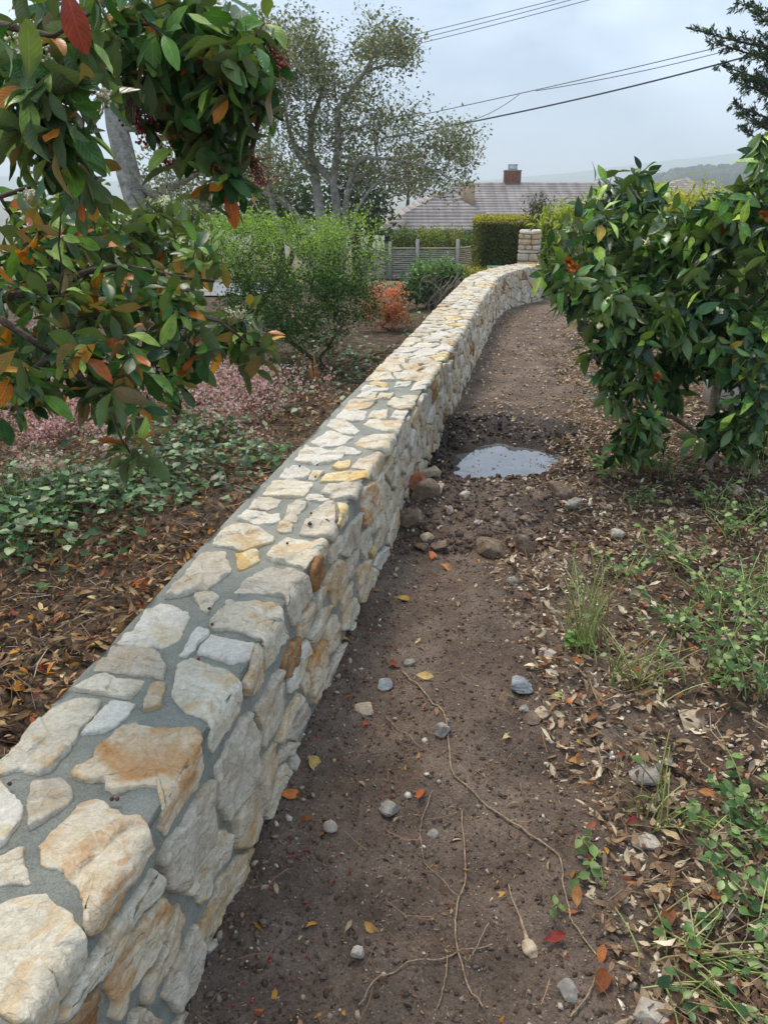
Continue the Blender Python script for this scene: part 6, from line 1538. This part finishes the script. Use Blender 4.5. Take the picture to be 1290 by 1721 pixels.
LEAVES = [(683, 1010, 34, 5, '#c9a04e', 'yellow tan leaf lying on the path below the mound'), (713, 1142, 30, -15, '#cbb27a', 'pale tan leaf beside the red berries'), (615, 1218, 22, 60, '#b5532f', 'orange red leaf near the foot of the wall'), (530, 1286, 40, -60, '#c0a064', 'yellowish leaf lying close to the wall'),
          (490, 1339, 38, 10, '#c1713f', 'orange tan leaf near the wall with berries beside it'), (960, 1182, 26, 20, '#c9814f', 'round orange leaf on the path'), (941, 1172, 34, 0, '#b5b878', 'pale green leaf above the round orange leaf'), (853, 1240, 26, 40, '#cdb78c', 'small cream leaf by the hollow'),
          (968, 1284, 30, -10, '#c4925a', 'tan leaf right of the hollow'), (1062, 1385, 28, 20, '#a83f48', 'pink red leaf near the wispy stems'), (930, 1582, 38, 20, '#8a3f3a', 'dark red leaf near the dried tuber'), (1010, 1655, 54, 62, '#75452c', 'big curled brown leaf at the lower right'),
          (622, 1565, 30, -50, '#c79a5c', 'tan leaf in the lower left path'), (726, 938, 26, 80, '#c0774f', 'orange leaf standing before the mound'), (752, 957, 28, -30, '#c78a5f', 'broad orange brown leaf before the mound'), (664, 1118, 28, 5, '#94503a', 'reddish leaf near the wall and berries'),
          (585, 1075, 26, 40, '#b08a5a', 'tan leaf against the wall foot'), (968, 1516, 34, 80, '#b08058', 'curled tan leaf below the curved root'), (1120, 1550, 44, 60, '#7a5238', 'dark brown folded leaf on the lower right bank'), (1195, 1510, 36, -40, '#b5733f', 'orange brown leaf at the lower right'), (1110, 1500, 40, 10, '#b59a78', 'crumpled pale brown leaf on the lower right bank'),
          (798, 817, 28, 20, '#b5804f', 'brown leaf on top of the mound'), (1188, 1337, 30, -20, '#c2895a', 'rosy tan leaf in the right hand litter'), (975, 1250, 22, 30, '#d0b06a', 'small yellow leaf right of the path middle'), (160, 1087, 36, 5, '#cdb56e', 'flat pale yellow leaf left of the wall'),
          (25, 1160, 46, -20, '#b5803a', 'large mustard leaf at the left edge beyond the wall'), (243, 985, 46, 8, '#c46a2c', 'bright orange leaf left of the wall'), (100, 1042, 26, 80, '#c98a62', 'upright pinkish brown leaf on the left bank'), (77, 1127, 24, 70, '#a83a2f', 'small red leaf on the left bank'), (60, 898, 26, -20, '#d0953a', 'orange leaf in the shade of the left bank'), (1125, 1410, 30, -40, '#cdb48e', 'pale leaf lying under the wispy stems'), (705, 1340, 22, 60, '#b8653f', 'small orange fragment near the straight twig')]
for k, (x, y, s_, an, c, lb) in enumerate(LEAVES):
    q = at_ground(x, y); z = float(ground(q[0], q[1])) + .012; t_ = q[1] / cray(x, y)[1]; a = Acc(); V, F, U = leaf_tmpl(9, rng.uniform(.42, .55), 1.1, rng.uniform(.25, .6), rng.uniform(-.4, .6), .14, .15, k, .7)
    V = V - (.5, 0, 0); a.add(V * s_ * t_ / FPX * .98, F, U, col=srgb(c)); o = a.build('fallen_leaf', LEAFD); o.location = (q[0], q[1], z + .2 * s_ * t_ / FPX * (abs(an) > 65)); o.rotation_euler = (rng.normal(0, .2) + .25, rng.normal(0, .15) - (.5 if abs(an) > 65 else 0), R(an)); tag(o, lb, 'leaf')
Z7 = lambda pts: [(645 + x / 2, 1290 + y / 2) for x, y in pts]
stick('long curved pale root crossing the lower path', [(672, 1130), (712, 1165), (750, 1205), (757, 1290)] + Z7([(240, 40), (330, 120), (440, 200), (580, 290), (600, 330), (600, 400), (620, 490), (640, 540), (720, 640)]), .0030, .0022)
stick('forked straight pale twig in the middle of the lower path', Z7([(260, 140), (268, 260), (275, 380), (240, 480), (240, 600), (260, 680), (330, 820)]), .0022, .0022)
stick('thin grey twig joining the forked twig from the left', Z7([(165, 80), (120, 200), (130, 320), (190, 380), (250, 440)]), .0015, .0012)
stick('long pale straw lying across the bottom of the path', Z7([(-90, 820), (0, 705), (80, 660), (240, 630), (370, 600)]), .0020, .0014)
stick('short dark twig beside the curved root', Z7([(600, 140), (575, 260), (615, 310)]), .0014, .0010, DSTICK)
stick('short straw leaning across the forked twig', Z7([(350, 530), (300, 630), (280, 660)]), .0013, .0010)
stick('reddish needle bundle beside the forked twig', Z7([(215, 640), (205, 730), (175, 820)]), .0016, .0010)
stick('fine straight twig on the left of the path middle', [(645, 1205), (680, 1235), (712, 1262)], .0016, .0012)
stick('thin twig right of the round orange leaf', [(952, 1155), (985, 1215), (1025, 1250)], .0014, .0010)
stick('dark rootlet curving near the wall foot', Z7([(-90, 50), (-85, 110), (-95, 170)]), .003, .002, DSTICK, .015)
stick('pale twig on the lower right beneath the runners', Z7([(840, 385), (960, 390), (1060, 395)]), .0022, .0015)
stick('orange brown twig by the big curled leaf', Z7([(620, 850), (680, 780), (720, 690)]), .0025, .0015)
# dried tuber with its stalk
q = at_z(887, 1600, 0); tb_ = empty('dried_tuber', (q[0], q[1], float(ground(q[0], q[1])))); tag(tb_, 'pale dried tuber with a thin stalk on the lower path', 'dried tuber')
lk = link('tuber_body', rock_mesh('tuber_body', (.034, .046, .024), 401, RK['t'], 3, .2, 5), tb_, (.002, 0, .010)); lk.rotation_euler = (0, 0, .3)
q2 = at_z(853, 1490, 0); a = Acc(); d = np.array([q2[0] - q[0], q2[1] - q[1], 0]); a.tube([(0, .018, .012), d * .45 + (0.003, 0, .012), d * .75 + (-.003, 0, .012), d + (0, 0, .010)], [.006, .0028, .0022, .0014], 6); a.build('stalk', STICK, tb_)
